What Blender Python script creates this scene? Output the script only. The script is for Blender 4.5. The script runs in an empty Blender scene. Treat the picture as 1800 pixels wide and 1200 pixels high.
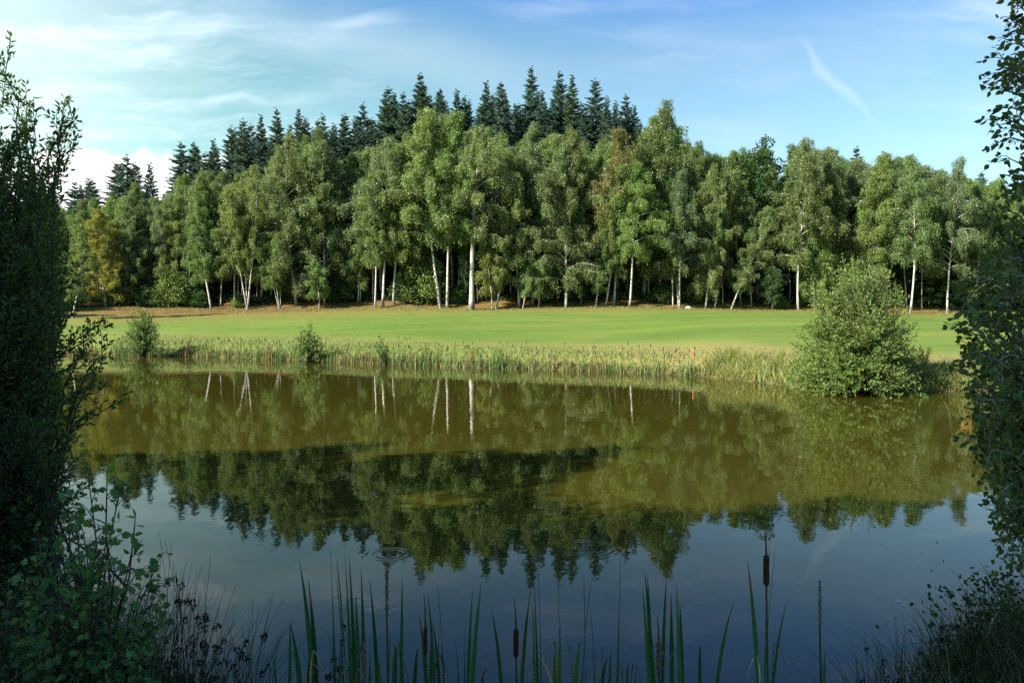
import bpy, math, random
import numpy as np
from mathutils import Vector

# ------------------------------------------------------------------ scene, camera, light
scene = bpy.context.scene
C = scene.collection
F = 1350.0            # focal length of the photograph in its own pixels (1800 wide)
HOR = 545.0           # row of the horizon
EYE = 3.0             # eye above the water

cam = bpy.data.cameras.new('camera')
cam.sensor_width = 36.0
cam.lens = F / 1800 * 36.0
cam.shift_y = -(600 - HOR) / 1800
cam.clip_start = 0.1
cam.clip_end = 3000
camo = bpy.data.objects.new('camera', cam)
C.objects.link(camo)
camo.location = (0, 0, EYE)
camo.rotation_euler = (math.radians(90), 0, 0)
scene.camera = camo

SUN_AZ = math.radians(-121)      # seen from above, clockwise from the view direction (+Y)
SUN_EL = math.radians(33)
to_sun = Vector((math.sin(SUN_AZ) * math.cos(SUN_EL), math.cos(SUN_AZ) * math.cos(SUN_EL), math.sin(SUN_EL)))
sl = bpy.data.lights.new('sun', 'SUN')
sl.energy = 5.0
sl.angle = math.radians(0.5)
sl.color = (1.0, 0.95, 0.85)
so = bpy.data.objects.new('sun', sl)
C.objects.link(so)
so.rotation_euler = (-to_sun).to_track_quat('-Z', 'Y').to_euler()
so.location = to_sun * 60

scene.view_settings.view_transform = 'Standard'
scene.view_settings.look = 'None'
scene.view_settings.gamma = 1.0
scene.view_settings.exposure = 1.65
scene.cycles.max_bounces = 6
scene.cycles.diffuse_bounces = 3
scene.cycles.transmission_bounces = 4
scene.cycles.glossy_bounces = 3
scene.cycles.use_denoising = False
scene.cycles.sample_clamp_indirect = 4.0

# node shorthand ----------------------------------------------------------------------
class NT:
    def __init__(s, tree):
        s.t = tree
        s.n = tree.nodes
        s.n.clear()
    def node(s, typ, **kw):
        o = s.n.new(typ)
        for k, v in kw.items():
            setattr(o, k, v)
        return o
    def put(s, sock, v):
        if isinstance(v, bpy.types.NodeSocket):
            s.t.links.new(v, sock)
        elif v is not None:
            if isinstance(v, (tuple, list)) and len(v) == 3 and sock.type == 'RGBA':
                v = (*v, 1)
            sock.default_value = v
    def math(s, op, a, b=None, c=None, clamp=False):
        o = s.node('ShaderNodeMath', operation=op, use_clamp=clamp)
        s.put(o.inputs[0], a)
        if b is not None: s.put(o.inputs[1], b)
        if c is not None: s.put(o.inputs[2], c)
        return o.outputs[0]
    def vmath(s, op, a, b=None):
        o = s.node('ShaderNodeVectorMath', operation=op)
        s.put(o.inputs[0], a)
        if b is not None: s.put(o.inputs[1], b)
        return o.outputs['Value'] if op in ('LENGTH', 'DISTANCE', 'DOT_PRODUCT') else o.outputs[0]
    def mix(s, f, a, b, blend='MIX'):
        o = s.node('ShaderNodeMix', data_type='RGBA', blend_type=blend)
        s.put(o.inputs[0], f); s.put(o.inputs[6], a); s.put(o.inputs[7], b)
        return o.outputs[2]
    def noise(s, vec, scale, detail=3, rough=0.5, dist=0.0, out='Fac'):
        o = s.node('ShaderNodeTexNoise')
        if vec is not None: s.put(o.inputs['Vector'], vec)
        o.inputs['Scale'].default_value = scale
        o.inputs['Detail'].default_value = detail
        o.inputs['Roughness'].default_value = rough
        o.inputs['Distortion'].default_value = dist
        return o.outputs[out]
    def ramp(s, f, lo, hi):
        o = s.node('ShaderNodeMapRange', interpolation_type='SMOOTHSTEP')
        s.put(o.inputs[0], f); s.put(o.inputs[1], lo); s.put(o.inputs[2], hi)
        return o.outputs[0]
    def scale(s, vec, sc, rot=(0, 0, 0), loc=(0, 0, 0)):
        o = s.node('ShaderNodeMapping')
        s.put(o.inputs[0], vec)
        o.inputs['Scale'].default_value = sc
        o.inputs['Rotation'].default_value = rot
        o.inputs['Location'].default_value = loc
        return o.outputs[0]
    def sep(s, vec):
        o = s.node('ShaderNodeSeparateXYZ'); s.put(o.inputs[0], vec); return o.outputs
    def comb(s, x, y, z):
        o = s.node('ShaderNodeCombineXYZ'); s.put(o.inputs[0], x); s.put(o.inputs[1], y); s.put(o.inputs[2], z)
        return o.outputs[0]

# world: Nishita sky, with cirrus and a low cloud bank set by direction ----------------
world = bpy.data.worlds.new('World')
scene.world = world
world.use_nodes = True
w = NT(world.node_tree)
sky = w.node('ShaderNodeTexSky', sky_type='NISHITA')
sky.sun_disc = False
sky.sun_elevation = SUN_EL
sky.sun_rotation = SUN_AZ
sky.air_density = 1.0
sky.dust_density = 0.6
sky.ozone_density = 1.6
tc = w.node('ShaderNodeTexCoord')
d = tc.outputs['Generated']
dx, dy, dz = w.sep(d)
yy = w.math('MAXIMUM', dy, 0.05)
u = w.math('DIVIDE', dx, yy)
v = w.math('DIVIDE', dz, yy)
front = w.ramp(dy, 0.05, 0.25)
uv = w.comb(u, v, 0.0)
warp = w.noise(uv, 3.0, 4, 0.6, out='Color')
uvw = w.vmath('ADD', uv, w.vmath('SCALE', w.vmath('SUBTRACT', warp, (0.5, 0.5, 0.5)), None))
uvw.node.inputs[1].links[0].from_node.inputs['Scale'].default_value = 0.10
streak = w.noise(w.scale(uvw, (1.1, 7.0, 1.0), rot=(0, 0, math.radians(20))), 2.4, 6, 0.62)
streak = w.ramp(streak, 0.38, 0.80)
patch = w.ramp(w.noise(uvw, 1.7, 3, 0.5), 0.36, 0.7)
cir = w.math('MULTIPLY', w.math('MULTIPLY', streak, patch), front)
left = w.ramp(u, 0.35, -0.75)
cir = w.math('MULTIPLY', w.math('MULTIPLY', cir, w.ramp(v, 0.62, 0.36)), w.math('MULTIPLY_ADD', left, 0.55, 0.5))
def seg(ax, ay, bx, by, wd, s):
    # soft bright streak between two directions given as slopes (x/y, z/y)
    L = math.hypot(bx - ax, by - ay); ex, ey = (bx - ax) / L, (by - ay) / L
    px_ = w.math('SUBTRACT', w.sep(uvw)[0], ax); py_ = w.math('SUBTRACT', w.sep(uvw)[1], ay)
    al = w.math('ADD', w.math('MULTIPLY', px_, ex), w.math('MULTIPLY', py_, ey))
    ac = w.math('ABSOLUTE', w.math('SUBTRACT', w.math('MULTIPLY', px_, ey), w.math('MULTIPLY', py_, ex)))
    fa = w.math('MULTIPLY', w.ramp(al, -0.02, 0.04), w.ramp(al, L + 0.03, L * 0.4))
    fc = w.ramp(ac, wd, 0.0)
    return w.math('MULTIPLY', w.math('MULTIPLY', fa, fc), s)
cir = w.math('ADD', cir, w.math('MULTIPLY', seg(0.378, 0.340, 0.47, 0.225, 0.009, 0.15), front))
cir = w.math('ADD', cir, w.math('MULTIPLY', seg(-0.15, 0.378, -0.25, 0.362, 0.016, 0.2), front))
cir = w.math('ADD', cir, w.math('MULTIPLY', seg(-0.42, 0.385, 0.15, 0.27, 0.06, 0.16), front))
# low cumulus bank on the left
edge = w.math('MULTIPLY_ADD', w.math('SUBTRACT', w.noise(uv, 9.0, 5, 0.6), 0.5), 0.10, 0.205)
bank = w.math('SUBTRACT', w.math('ADD', edge, w.math('MULTIPLY', w.math('ADD', u, 0.5), 0.03)), v)
bank = w.math('MULTIPLY', w.ramp(bank, -0.004, 0.016), w.math('MULTIPLY', w.ramp(u, -0.335, -0.40), front))
# bright thin veil of cloud around the side the sun stands on
sd = w.vmath('DOT_PRODUCT', d, (-0.80, 0.52, 0.36))
veil = w.math('MULTIPLY', w.ramp(sd, 0.80, 1.0), w.math('MULTIPLY_ADD', w.noise(uvw, 2.5, 4, 0.6), 0.5, 0.62))
tint = w.mix(1.0, sky.outputs[0], (0.90, 1.04, 0.97), 'MULTIPLY')
tint = w.mix(1.0, tint, w.mix(left, (1.0, 1.0, 1.0), (1.02, 1.20, 0.88)), 'MULTIPLY')
tint = w.mix(1.0, tint, w.mix(w.ramp(dz, 0.29, 0.43), (1.0, 1.0, 1.0), (0.46, 0.74, 1.26)), 'MULTIPLY')
white = (8.2, 8.6, 8.8)
col = w.mix(w.math('MULTIPLY', cir, 0.75, clamp=True), tint, white)
col = w.mix(w.math('MULTIPLY', veil, 0.55), col, (7.6, 8.2, 7.8))
col = w.mix(w.math('MINIMUM', bank, 0.97), col, (9.4, 9.2, 9.4))
bg = w.node('ShaderNodeBackground')
w.put(bg.inputs['Color'], col)
bg.inputs['Strength'].default_value = 0.064
wo = w.node('ShaderNodeOutputWorld')
w.t.links.new(bg.outputs[0], wo.inputs[0])

# ------------------------------------------------------------------ helpers
rng = np.random.default_rng(7)
R = random.Random(11)

def P(px, py, Y):
    """world point at depth Y behind the photograph's pixel"""
    return np.array([(px - 900) / F * Y, Y, EYE + (HOR - py) / F * Y])

def norm(v):
    return v / np.maximum(np.linalg.norm(v, axis=-1, keepdims=True), 1e-9)

class MB:
    """collects vertices, faces and a per-vertex colour, then becomes ONE mesh object"""
    def __init__(s):
        s.v = []; s.f = []; s.c = []; s.n = 0
    def add(s, v, f, c=None, m=0):
        v = np.asarray(v, np.float32).reshape(-1, 3); f = np.asarray(f, np.int32)
        if len(v) == 0 or len(f) == 0: return
        if c is None: c = np.ones((len(v), 3), np.float32)
        c = np.broadcast_to(np.asarray(c, np.float32), (len(v), 3))
        s.v.append(v); s.c.append(c); s.f.append((f + s.n, m)); s.n += len(v)
    def mesh(s, name, mats, smooth=True):
        me = bpy.data.meshes.new(name)
        V = np.concatenate(s.v); Cc = np.concatenate(s.c)
        loops = np.concatenate([f.ravel() for f, m in s.f])
        cnt = np.concatenate([np.full(len(f), f.shape[1], np.int32) for f, m in s.f])
        mi = np.concatenate([np.full(len(f), m, np.int32) for f, m in s.f])
        st = np.concatenate([[0], np.cumsum(cnt)[:-1]]).astype(np.int32)
        me.vertices.add(len(V)); me.vertices.foreach_set('co', V.ravel())
        me.loops.add(len(loops)); me.loops.foreach_set('vertex_index', loops.astype(np.int32))
        me.polygons.add(len(cnt)); me.polygons.foreach_set('loop_start', st)
        me.polygons.foreach_set('material_index', mi)
        me.polygons.foreach_set('use_smooth', np.full(len(cnt), smooth))
        for m in (mats if isinstance(mats, (list, tuple)) else [mats]): me.materials.append(m)
        at = me.attributes.new('Col', 'FLOAT_COLOR', 'POINT')
        at.data.foreach_set('color', np.concatenate([Cc, np.ones((len(V), 1), np.float32)], 1).ravel())
        me.update(calc_edges=True)
        return me
    def build(s, name, mats, parent=None, smooth=True):
        return link(name, s.mesh(name, mats, smooth), parent)

def link(name, data, parent=None):
    o = bpy.data.objects.new(name, data)
    C.objects.link(o)
    if parent is not None: o.parent = parent
    return o

def tag(o, label=None, cat=None, group=None, kind=None):
    if label: o['label'] = label
    if cat: o['category'] = cat
    if group: o['group'] = group
    if kind: o['kind'] = kind
    return o

def empty(name, loc, label, cat, group=None):
    o = link(name, None)
    o.empty_display_size = 0.3
    o.location = tuple(float(a) for a in loc)
    return tag(o, label, cat, group)

def tube(mb, pts, rad, n=6, c=None, m=0):
    pts = np.asarray(pts, float); k = len(pts)
    rad = np.broadcast_to(np.asarray(rad, float), (k,))
    t = norm(np.gradient(pts, axis=0))
    ref = np.array([0.0, 1.0, 0.0]) if abs(t[0][1]) < 0.8 else np.array([1.0, 0, 0])
    a = norm(np.cross(t, ref)); b = np.cross(t, a)
    an = np.linspace(0, 2 * np.pi, n, endpoint=False)
    ring = a[:, None, :] * np.cos(an)[None, :, None] + b[:, None, :] * np.sin(an)[None, :, None]
    v = pts[:, None, :] + ring * rad[:, None, None]
    i = np.arange(k - 1)[:, None] * n; j = np.arange(n)[None, :]; j2 = (j + 1) % n
    f = np.stack([i + j, i + j2, i + n + j2, i + n + j], -1).reshape(-1, 4)
    mb.add(v.reshape(-1, 3), f, c, m)

def leaves(mb, p, dr, L, W, col, fold=None, m=0):
    """n pointed leaves: p base points, dr directions; one rhombus each, or two folded ovate halves"""
    n = len(p)
    if n == 0: return
    dr = norm(dr); L = np.broadcast_to(L, (n,))[:, None]; W = np.broadcast_to(W, (n,))[:, None]
    s = norm(np.cross(dr, norm(rng.normal(size=(n, 3)))))
    up = np.cross(s, dr)
    if fold is None:
        v = np.stack([p, p + dr * L * .45 + s * W * .5, p + dr * L, p + dr * L * .45 - s * W * .5], 1)
        f = np.arange(n)[:, None] * 4 + np.array([[0, 1, 2, 3]])
        mb.add(v.reshape(-1, 3), f, np.repeat(col, 4, 0), m)
    else:
        h = up * W * fold
        l1, l2 = .22, .58
        v = np.stack([p, p + dr * L * l1 + s * W * .44 + h, p + dr * L * l2 + s * W * .42 + h, p + dr * L - up * L * .08,
                      p + dr * L * l2 - s * W * .42 + h, p + dr * L * l1 - s * W * .44 + h], 1)
        b = np.arange(n)[:, None] * 6
        mb.add(v.reshape(-1, 3), np.concatenate([b + np.array([[0, 1, 2, 3]]), b + np.array([[0, 3, 4, 5]])]), np.repeat(col, 6, 0), m)

def jit(n, base=(1, 1, 1), amt=0.22, hue=0.10):
    b = np.asarray(base, float)[None, :] * np.exp(rng.normal(0, amt, (n, 1)))
    return b * (1 + rng.normal(0, hue, (n, 1)) * np.array([[1.0, 0.15, -0.5]]))

def bez(a, b, c, n):
    t = np.linspace(0, 1, n)[:, None]
    return (1 - t) ** 2 * a + 2 * t * (1 - t) * b + t ** 2 * c

# ------------------------------------------------------------------ materials
def mat(name):
    m = bpy.data.materials.new(name); m.use_nodes = True
    return m, NT(m.node_tree)

def finish(n, sh):
    o = n.node('ShaderNodeOutputMaterial'); n.t.links.new(sh, o.inputs[0])

def principled(n, col, rough=0.7, spec=0.3, normal=None):
    b = n.node('ShaderNodeBsdfPrincipled')
    n.put(b.inputs['Base Color'], col); n.put(b.inputs['Roughness'], rough)
    n.put(b.inputs['Specular IOR Level'], spec)
    if normal is not None: n.put(b.inputs['Normal'], normal)
    return b.outputs[0]

def leaf_mat(name, tint=(1, 1, 1), transl=0.35, rough=0.5, spec=0.3, use_obj=True, vein=0.0):
    m, n = mat(name)
    a = n.node('ShaderNodeAttribute', attribute_name='Col').outputs['Color']
    c = n.mix(1.0, a, tint, 'MULTIPLY')
    if use_obj:
        oi = n.node('ShaderNodeObjectInfo')
        c = n.mix(1.0, c, oi.outputs['Color'], 'MULTIPLY')
    b = principled(n, c, rough, spec)
    t = n.node('ShaderNodeBsdfTranslucent')
    n.put(t.inputs[0], n.mix(1.0, c, (1.25, 1.2, 0.55), 'MULTIPLY'))
    mx = n.node('ShaderNodeMixShader'); mx.inputs[0].default_value = transl
    n.t.links.new(b, mx.inputs[1]); n.t.links.new(t.outputs[0], mx.inputs[2])
    finish(n, mx.outputs[0])
    return m

M_BIRCH = leaf_mat('birch_foliage', transl=0.48, rough=0.42, spec=0.5)
M_SPRUCE = leaf_mat('spruce_needles', transl=0.10, rough=0.6)
M_BUSH = leaf_mat('willow_leaf', transl=0.45, rough=0.5, spec=0.25)
M_NEAR = leaf_mat('near_leaf', transl=0.40, rough=0.5, spec=0.22)
M_BLADE = leaf_mat('blade', transl=0.28, rough=0.45, spec=0.3, use_obj=False)
M_DRY = leaf_mat('seed_heads', transl=0.05, rough=0.9, spec=0.1, use_obj=False)

def bark_mat(name, pale, dark, thr=0.53, base_dark=1.4):
    m, n = mat(name)
    g = n.node('ShaderNodeTexCoord').outputs['Object']
    band = n.noise(n.scale(g, (1.6, 1.6, 3.4)), 1.5, 6, 0.7)
    blot = n.noise(n.scale(g, (3, 3, 1.0)), 1.1, 4, 0.6)
    z = n.sep(g)[2]
    low = n.ramp(z, base_dark, 0.0)
    up = n.ramp(z, 7.0, 15.0)
    f = n.math('ADD', n.ramp(band, thr, thr + 0.10), n.math('MULTIPLY', n.ramp(blot, 0.62, 0.70), 0.8))
    f = n.math('ADD', f, n.math('MULTIPLY', low, n.ramp(blot, 0.30, 0.55)), clamp=True)
    f = n.math('ADD', f, n.math('MULTIPLY', up, 0.45), clamp=True)
    c = n.mix(f, n.mix(n.noise(g, 4.0, 3), pale, tuple(a * 0.72 for a in pale)), dark)
    bp = n.node('ShaderNodeBump'); bp.inputs['Strength'].default_value = 0.5; bp.inputs['Distance'].default_value = 0.04
    n.put(bp.inputs['Height'], band)
    finish(n, principled(n, c, 0.75, 0.25, bp.outputs[0]))
    return m

M_BARK = bark_mat('birch_bark', (0.47, 0.43, 0.37), (0.060, 0.052, 0.042))
M_BARK2 = bark_mat('grey_birch_bark', (0.34, 0.31, 0.25), (0.05, 0.045, 0.035), 0.50)
M_WOOD = bark_mat('brown_bark', (0.11, 0.085, 0.06), (0.035, 0.028, 0.02), 0.5)

def plain(name, col, rough=0.8, amt=0.3, sc=8):
    m, n = mat(name)
    g = n.node('ShaderNodeTexCoord').outputs['Object']
    c = n.mix(n.noise(g, sc, 4), tuple(a * (1 - amt) for a in col), tuple(a * (1 + amt) for a in col))
    finish(n, principled(n, c, rough, 0.2))
    return m

# ------------------------------------------------------------------ terrain and pond
FAR = [(-36, 47), (-31, 50), (-27, 50.6), (-20, 49.4), (-13.6, 46), (-6.3, 42.2), (0, 39.3), (5.5, 36.8), (8.8, 34),
       (11.1, 30.2), (12.4, 28.2), (15, 28.0), (17.8, 28.3), (23, 28.5)]
SHORE = FAR + [(27, 25), (25, 21), (19, 17), (13, 12.5), (9.2, 10.3), (6.6, 8.7), (4.7, 7.4), (3.3, 6.2), (2.0, 5.2), (0.6, 4.6), (-1.4, 4.8), (-3.1, 6.3),
               (-5.2, 8.6), (-8.2, 11.4), (-13, 15), (-19, 21), (-26, 29), (-33, 37), (-37, 43)]
def smooth_poly(p, k=6):
    p = np.array(p, float); o = []
    n = len(p)
    for i in range(n):
        a, b, c, dd = p[i - 1], p[i], p[(i + 1) % n], p[(i + 2) % n]
        for t in np.arange(k) / k:
            o.append(.5 * (2 * b + (c - a) * t + (2 * a - 5 * b + 4 * c - dd) * t ** 2 + (3 * b - a - 3 * c + dd) * t ** 3))
    return np.array(o)
POND = smooth_poly(SHORE)

def sdist(x, y):
    x = np.asarray(x, float).ravel(); y = np.asarray(y, float).ravel()
    best = np.full(x.shape, 1e9); inside = np.zeros(x.shape, bool)
    A = POND; B = np.roll(POND, -1, 0)
    for (ax, ay), (bx, by) in zip(A, B):
        ex, ey = bx - ax, by - ay
        t = np.clip(((x - ax) * ex + (y - ay) * ey) / (ex * ex + ey * ey), 0, 1)
        best = np.minimum(best, (x - ax - t * ex) ** 2 + (y - ay - t * ey) ** 2)
        if ay != by:
            cr = ((ay > y) != (by > y)) & (x < ex * (y - ay) / ey + ax)
            inside ^= cr
    dd = np.sqrt(best)
    return np.where(inside, -dd, dd)

def sstep(a, b, x):
    t = np.clip((x - a) / (b - a), 0, 1); return t * t * (3 - 2 * t)

FX = np.array([p[0] for p in FAR]); FY = np.array([p[1] for p in FAR])
def yshore(x): return np.interp(x, FX, FY)
def wob(x, y, s, ph):
    return np.sin(x * s + ph) * np.cos(y * s * 1.3 + ph * 2.1) + .5 * np.sin(x * s * 2.3 - y * s * 1.7 + ph)

YEDGE = 77.0
def terrain(x, y, dd=None):
    x = np.asarray(x, float); y = np.asarray(y, float); shp = np.broadcast(x, y).shape
    x = np.broadcast_to(x, shp).ravel(); y = np.broadcast_to(y, shp).ravel()
    if dd is None: dd = sdist(x, y)
    o = np.maximum(dd, 0)
    ze = 3.28 - 0.42 * sstep(15, 42, x) - 0.1 * sstep(-10, 0, x) * sstep(20, 0, x)
    ys = yshore(x)
    lawn = .62 * (1 - np.exp(-o / .8)) + (ze - .62) * np.clip((y - ys - .5) / (YEDGE - ys), 0, 1) ** .92
    yy_ = np.maximum(y - YEDGE, 0); yc = np.minimum(yy_, 62)
    hill = yc * .075 + np.exp(-((x - 2) / 40) ** 2) * yc * .235
    lawn = lawn + hill + (wob(x, y, .11, 1.0) * .10 + wob(x, y, .31, 2.0) * .035) * np.clip((o - 2) / 6, 0, 1)
    near = .22 * np.minimum(o / .4, 1) + 1.18 * sstep(.2, 4.2, o) + wob(x, y, .9, .4) * .05 * np.clip(o, 0, 1)
    near = near + np.clip(o - 6, 0, 60) * .05
    wf = sstep(16, 30, y + np.abs(x) * .25)
    z = near * (1 - wf) + lawn * wf
    z = np.where(dd < 0, -np.minimum(-dd * .45, 1.6) - .02, z)
    return z.reshape(shp)
def tz(x, y): return float(terrain(np.array([x]), np.array([y]))[0])

def axis(core0, core1, step, ends):
    a = list(np.arange(core0, core1 + 1e-6, step)); lo, hi = ends
    s = step; x = core0
    while x > lo: s *= 1.28; x -= s; a.insert(0, x)
    s = step; x = core1
    while x < hi: s *= 1.28; x += s; a.append(x)
    return np.array(a)
gx = axis(-48, 48, .55, (-900, 900)); gy = axis(-3, 80, .5, (-700, 1500))
GX, GY = np.meshgrid(gx, gy)
GZ = terrain(GX, GY)
mb = MB()
nx, ny = len(gx), len(gy)
ii, jj = np.meshgrid(np.arange(nx - 1), np.arange(ny - 1))
q = (jj * nx + ii).ravel()
mb.add(np.stack([GX, GY, GZ], -1).reshape(-1, 3), np.stack([q, q + 1, q + 1 + nx, q + nx], 1))

mg, n = mat('ground_grass')
pos = n.node('ShaderNodeNewGeometry').outputs['Position']
X_, Y_, Z_ = n.sep(pos)
n1 = n.noise(pos, .16, 4, .6); n2 = n.noise(pos, 1.6, 5, .65); n3 = n.noise(pos, 14.0, 4, .7)
stripe = n.noise(n.scale(pos, (.035, .30, .2), rot=(0, 0, .04)), 1.0, 5, .65)
stripe = n.ramp(stripe, .34, .66)
green = n.mix(stripe, (.078, .158, .022), (.150, .232, .044))
patchy = n.noise(n.scale(pos, (.22, .5, .3)), .55, 5, .65)
green = n.mix(n.math('MULTIPLY', n.ramp(patchy, .50, .70), .75), green, (.205, .215, .060))
green = n.mix(n.math('MULTIPLY', n.ramp(patchy, .48, .30), .7), green, (.060, .125, .022))
green = n.mix(n.ramp(n2, .35, .75), green, n.mix(n1, (.10, .17, .03), (.15, .215, .05)))
# worn brown strip before the trees
edge_ = n.math('ADD', Y_, n.math('MULTIPLY', n.math('SUBTRACT', n1, .5), 7.0))
edge_ = n.math('ADD', edge_, n.math('MULTIPLY', n.math('SUBTRACT', n2, .5), 3.0))
edge_ = n.math('ADD', edge_, n.math('MULTIPLY', n.ramp(X_, -4.0, -38.0), 8.0))
brown = n.mix(n2, (.150, .138, .038), (.225, .182, .062))
c = n.mix(n.math('MULTIPLY', n.ramp(edge_, 65.0, 75.0), .72), green, brown)
litter = n.mix(n3, (.10, .055, .02), (.22, .13, .055))
c = n.mix(n.math('MULTIPLY', n.ramp(edge_, 75.0, 80.0), .85), c, litter)
# rough pale grass along the pond, on the far side
rough_ = n.node('ShaderNodeAttribute', attribute_name='Col').outputs['Color']
rr, rg, rb = n.sep(rough_)
pale = n.mix(n.ramp(n3, .3, .7), (.17, .165, .05), (.36, .29, .14))
c = n.mix(n.math('MULTIPLY', rr, n.math('MULTIPLY_ADD', n.ramp(n2, .25, .6), .5, .5)), c, pale)
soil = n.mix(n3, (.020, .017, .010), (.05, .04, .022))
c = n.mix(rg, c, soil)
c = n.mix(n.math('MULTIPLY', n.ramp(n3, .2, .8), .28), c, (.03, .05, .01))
bp = n.node('ShaderNodeBump'); bp.inputs['Strength'].default_value = .55; bp.inputs['Distance'].default_value = .06
n.put(bp.inputs['Height'], n3)
c = n.mix(1.0, c, (.92, .83, .70), 'MULTIPLY')
finish(n, principled(n, c, .85, .15, bp.outputs[0]))
D_ = sdist(GX, GY).reshape(GX.shape)
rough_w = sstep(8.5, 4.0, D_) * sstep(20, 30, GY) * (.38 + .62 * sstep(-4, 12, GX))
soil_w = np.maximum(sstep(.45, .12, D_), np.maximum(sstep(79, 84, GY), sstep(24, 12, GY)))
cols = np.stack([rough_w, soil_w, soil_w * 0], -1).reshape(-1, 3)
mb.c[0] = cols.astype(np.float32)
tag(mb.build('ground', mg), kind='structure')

mw, n = mat('pond_water')
pos = n.node('ShaderNodeNewGeometry').outputs['Position']
turb = n.mix(n.noise(pos, .12, 3), (.030, .028, .0036), (.037, .034, .0046))
h = n.math('MULTIPLY', n.noise(n.scale(pos, (1.0, .55, 1)), 2.2, 3, .55), .0022)
breeze = n.ramp(n.noise(n.scale(pos, (.5, 1.4, 1)), .16, 3), .48, .66)
h = n.math('ADD', h, n.math('MULTIPLY', n.math('MULTIPLY', n.noise(n.scale(pos, (1, .7, 1)), 9.0, 2), breeze), .0009))
for (cx, cy, r0, wd, amp) in ((-3.34, 10.3, .12, .07, .0018), (-1.50, 9.45, .22, .08, .0026), (.95, 9.7, .3, .10, .0018), (9.9, 13.2, .25, .12, .002), (-10.6, 14.6, .2, .1, .002)):
    dd = n.vmath('DISTANCE', pos, (cx, cy, 0))
    g = n.math('DIVIDE', n.math('SUBTRACT', dd, r0), wd)
    g = n.math('POWER', 2.718, n.math('MULTIPLY', n.math('MULTIPLY', g, g), -1))
    h = n.math('ADD', h, n.math('MULTIPLY', n.math('MULTIPLY', n.math('SINE', n.math('MULTIPLY', dd, 75.0)), g), amp * .10))
bp = n.node('ShaderNodeBump'); bp.inputs['Strength'].default_value = 1.0; bp.inputs['Distance'].default_value = 1.0
n.put(bp.inputs['Height'], h)
b = n.node('ShaderNodeBsdfPrincipled')
n.put(b.inputs['Base Color'], turb); n.put(b.inputs['Normal'], bp.outputs[0])
b.inputs['Roughness'].default_value = .015; b.inputs['IOR'].default_value = 1.333
finish(n, b.outputs[0])
mb = MB()
wx = np.linspace(-42, 32, 40); wy = np.linspace(3.5, 54, 40)
WX, WY = np.meshgrid(wx, wy)
ii, jj = np.meshgrid(np.arange(39), np.arange(39)); q = (jj * 40 + ii).ravel()
mb.add(np.stack([WX, WY, WX * 0], -1).reshape(-1, 3), np.stack([q, q + 1, q + 41, q + 40], 1))
tag(mb.build('pond_water', mw), kind='structure')

# ------------------------------------------------------------------ tree kinds of the wood
def lobes(seed):
    r = np.random.default_rng(seed); k = r.normal(size=(5, 2)) * np.array([1.3, 3.0]); ph = r.uniform(0, 6.28, 5)
    def f(az, t):
        s = 0
        for (a, b), p_ in zip(k, ph): s += math.sin(round(a) * az + b * t * 3 + p_)
        return s / 2.4
    return f

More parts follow.
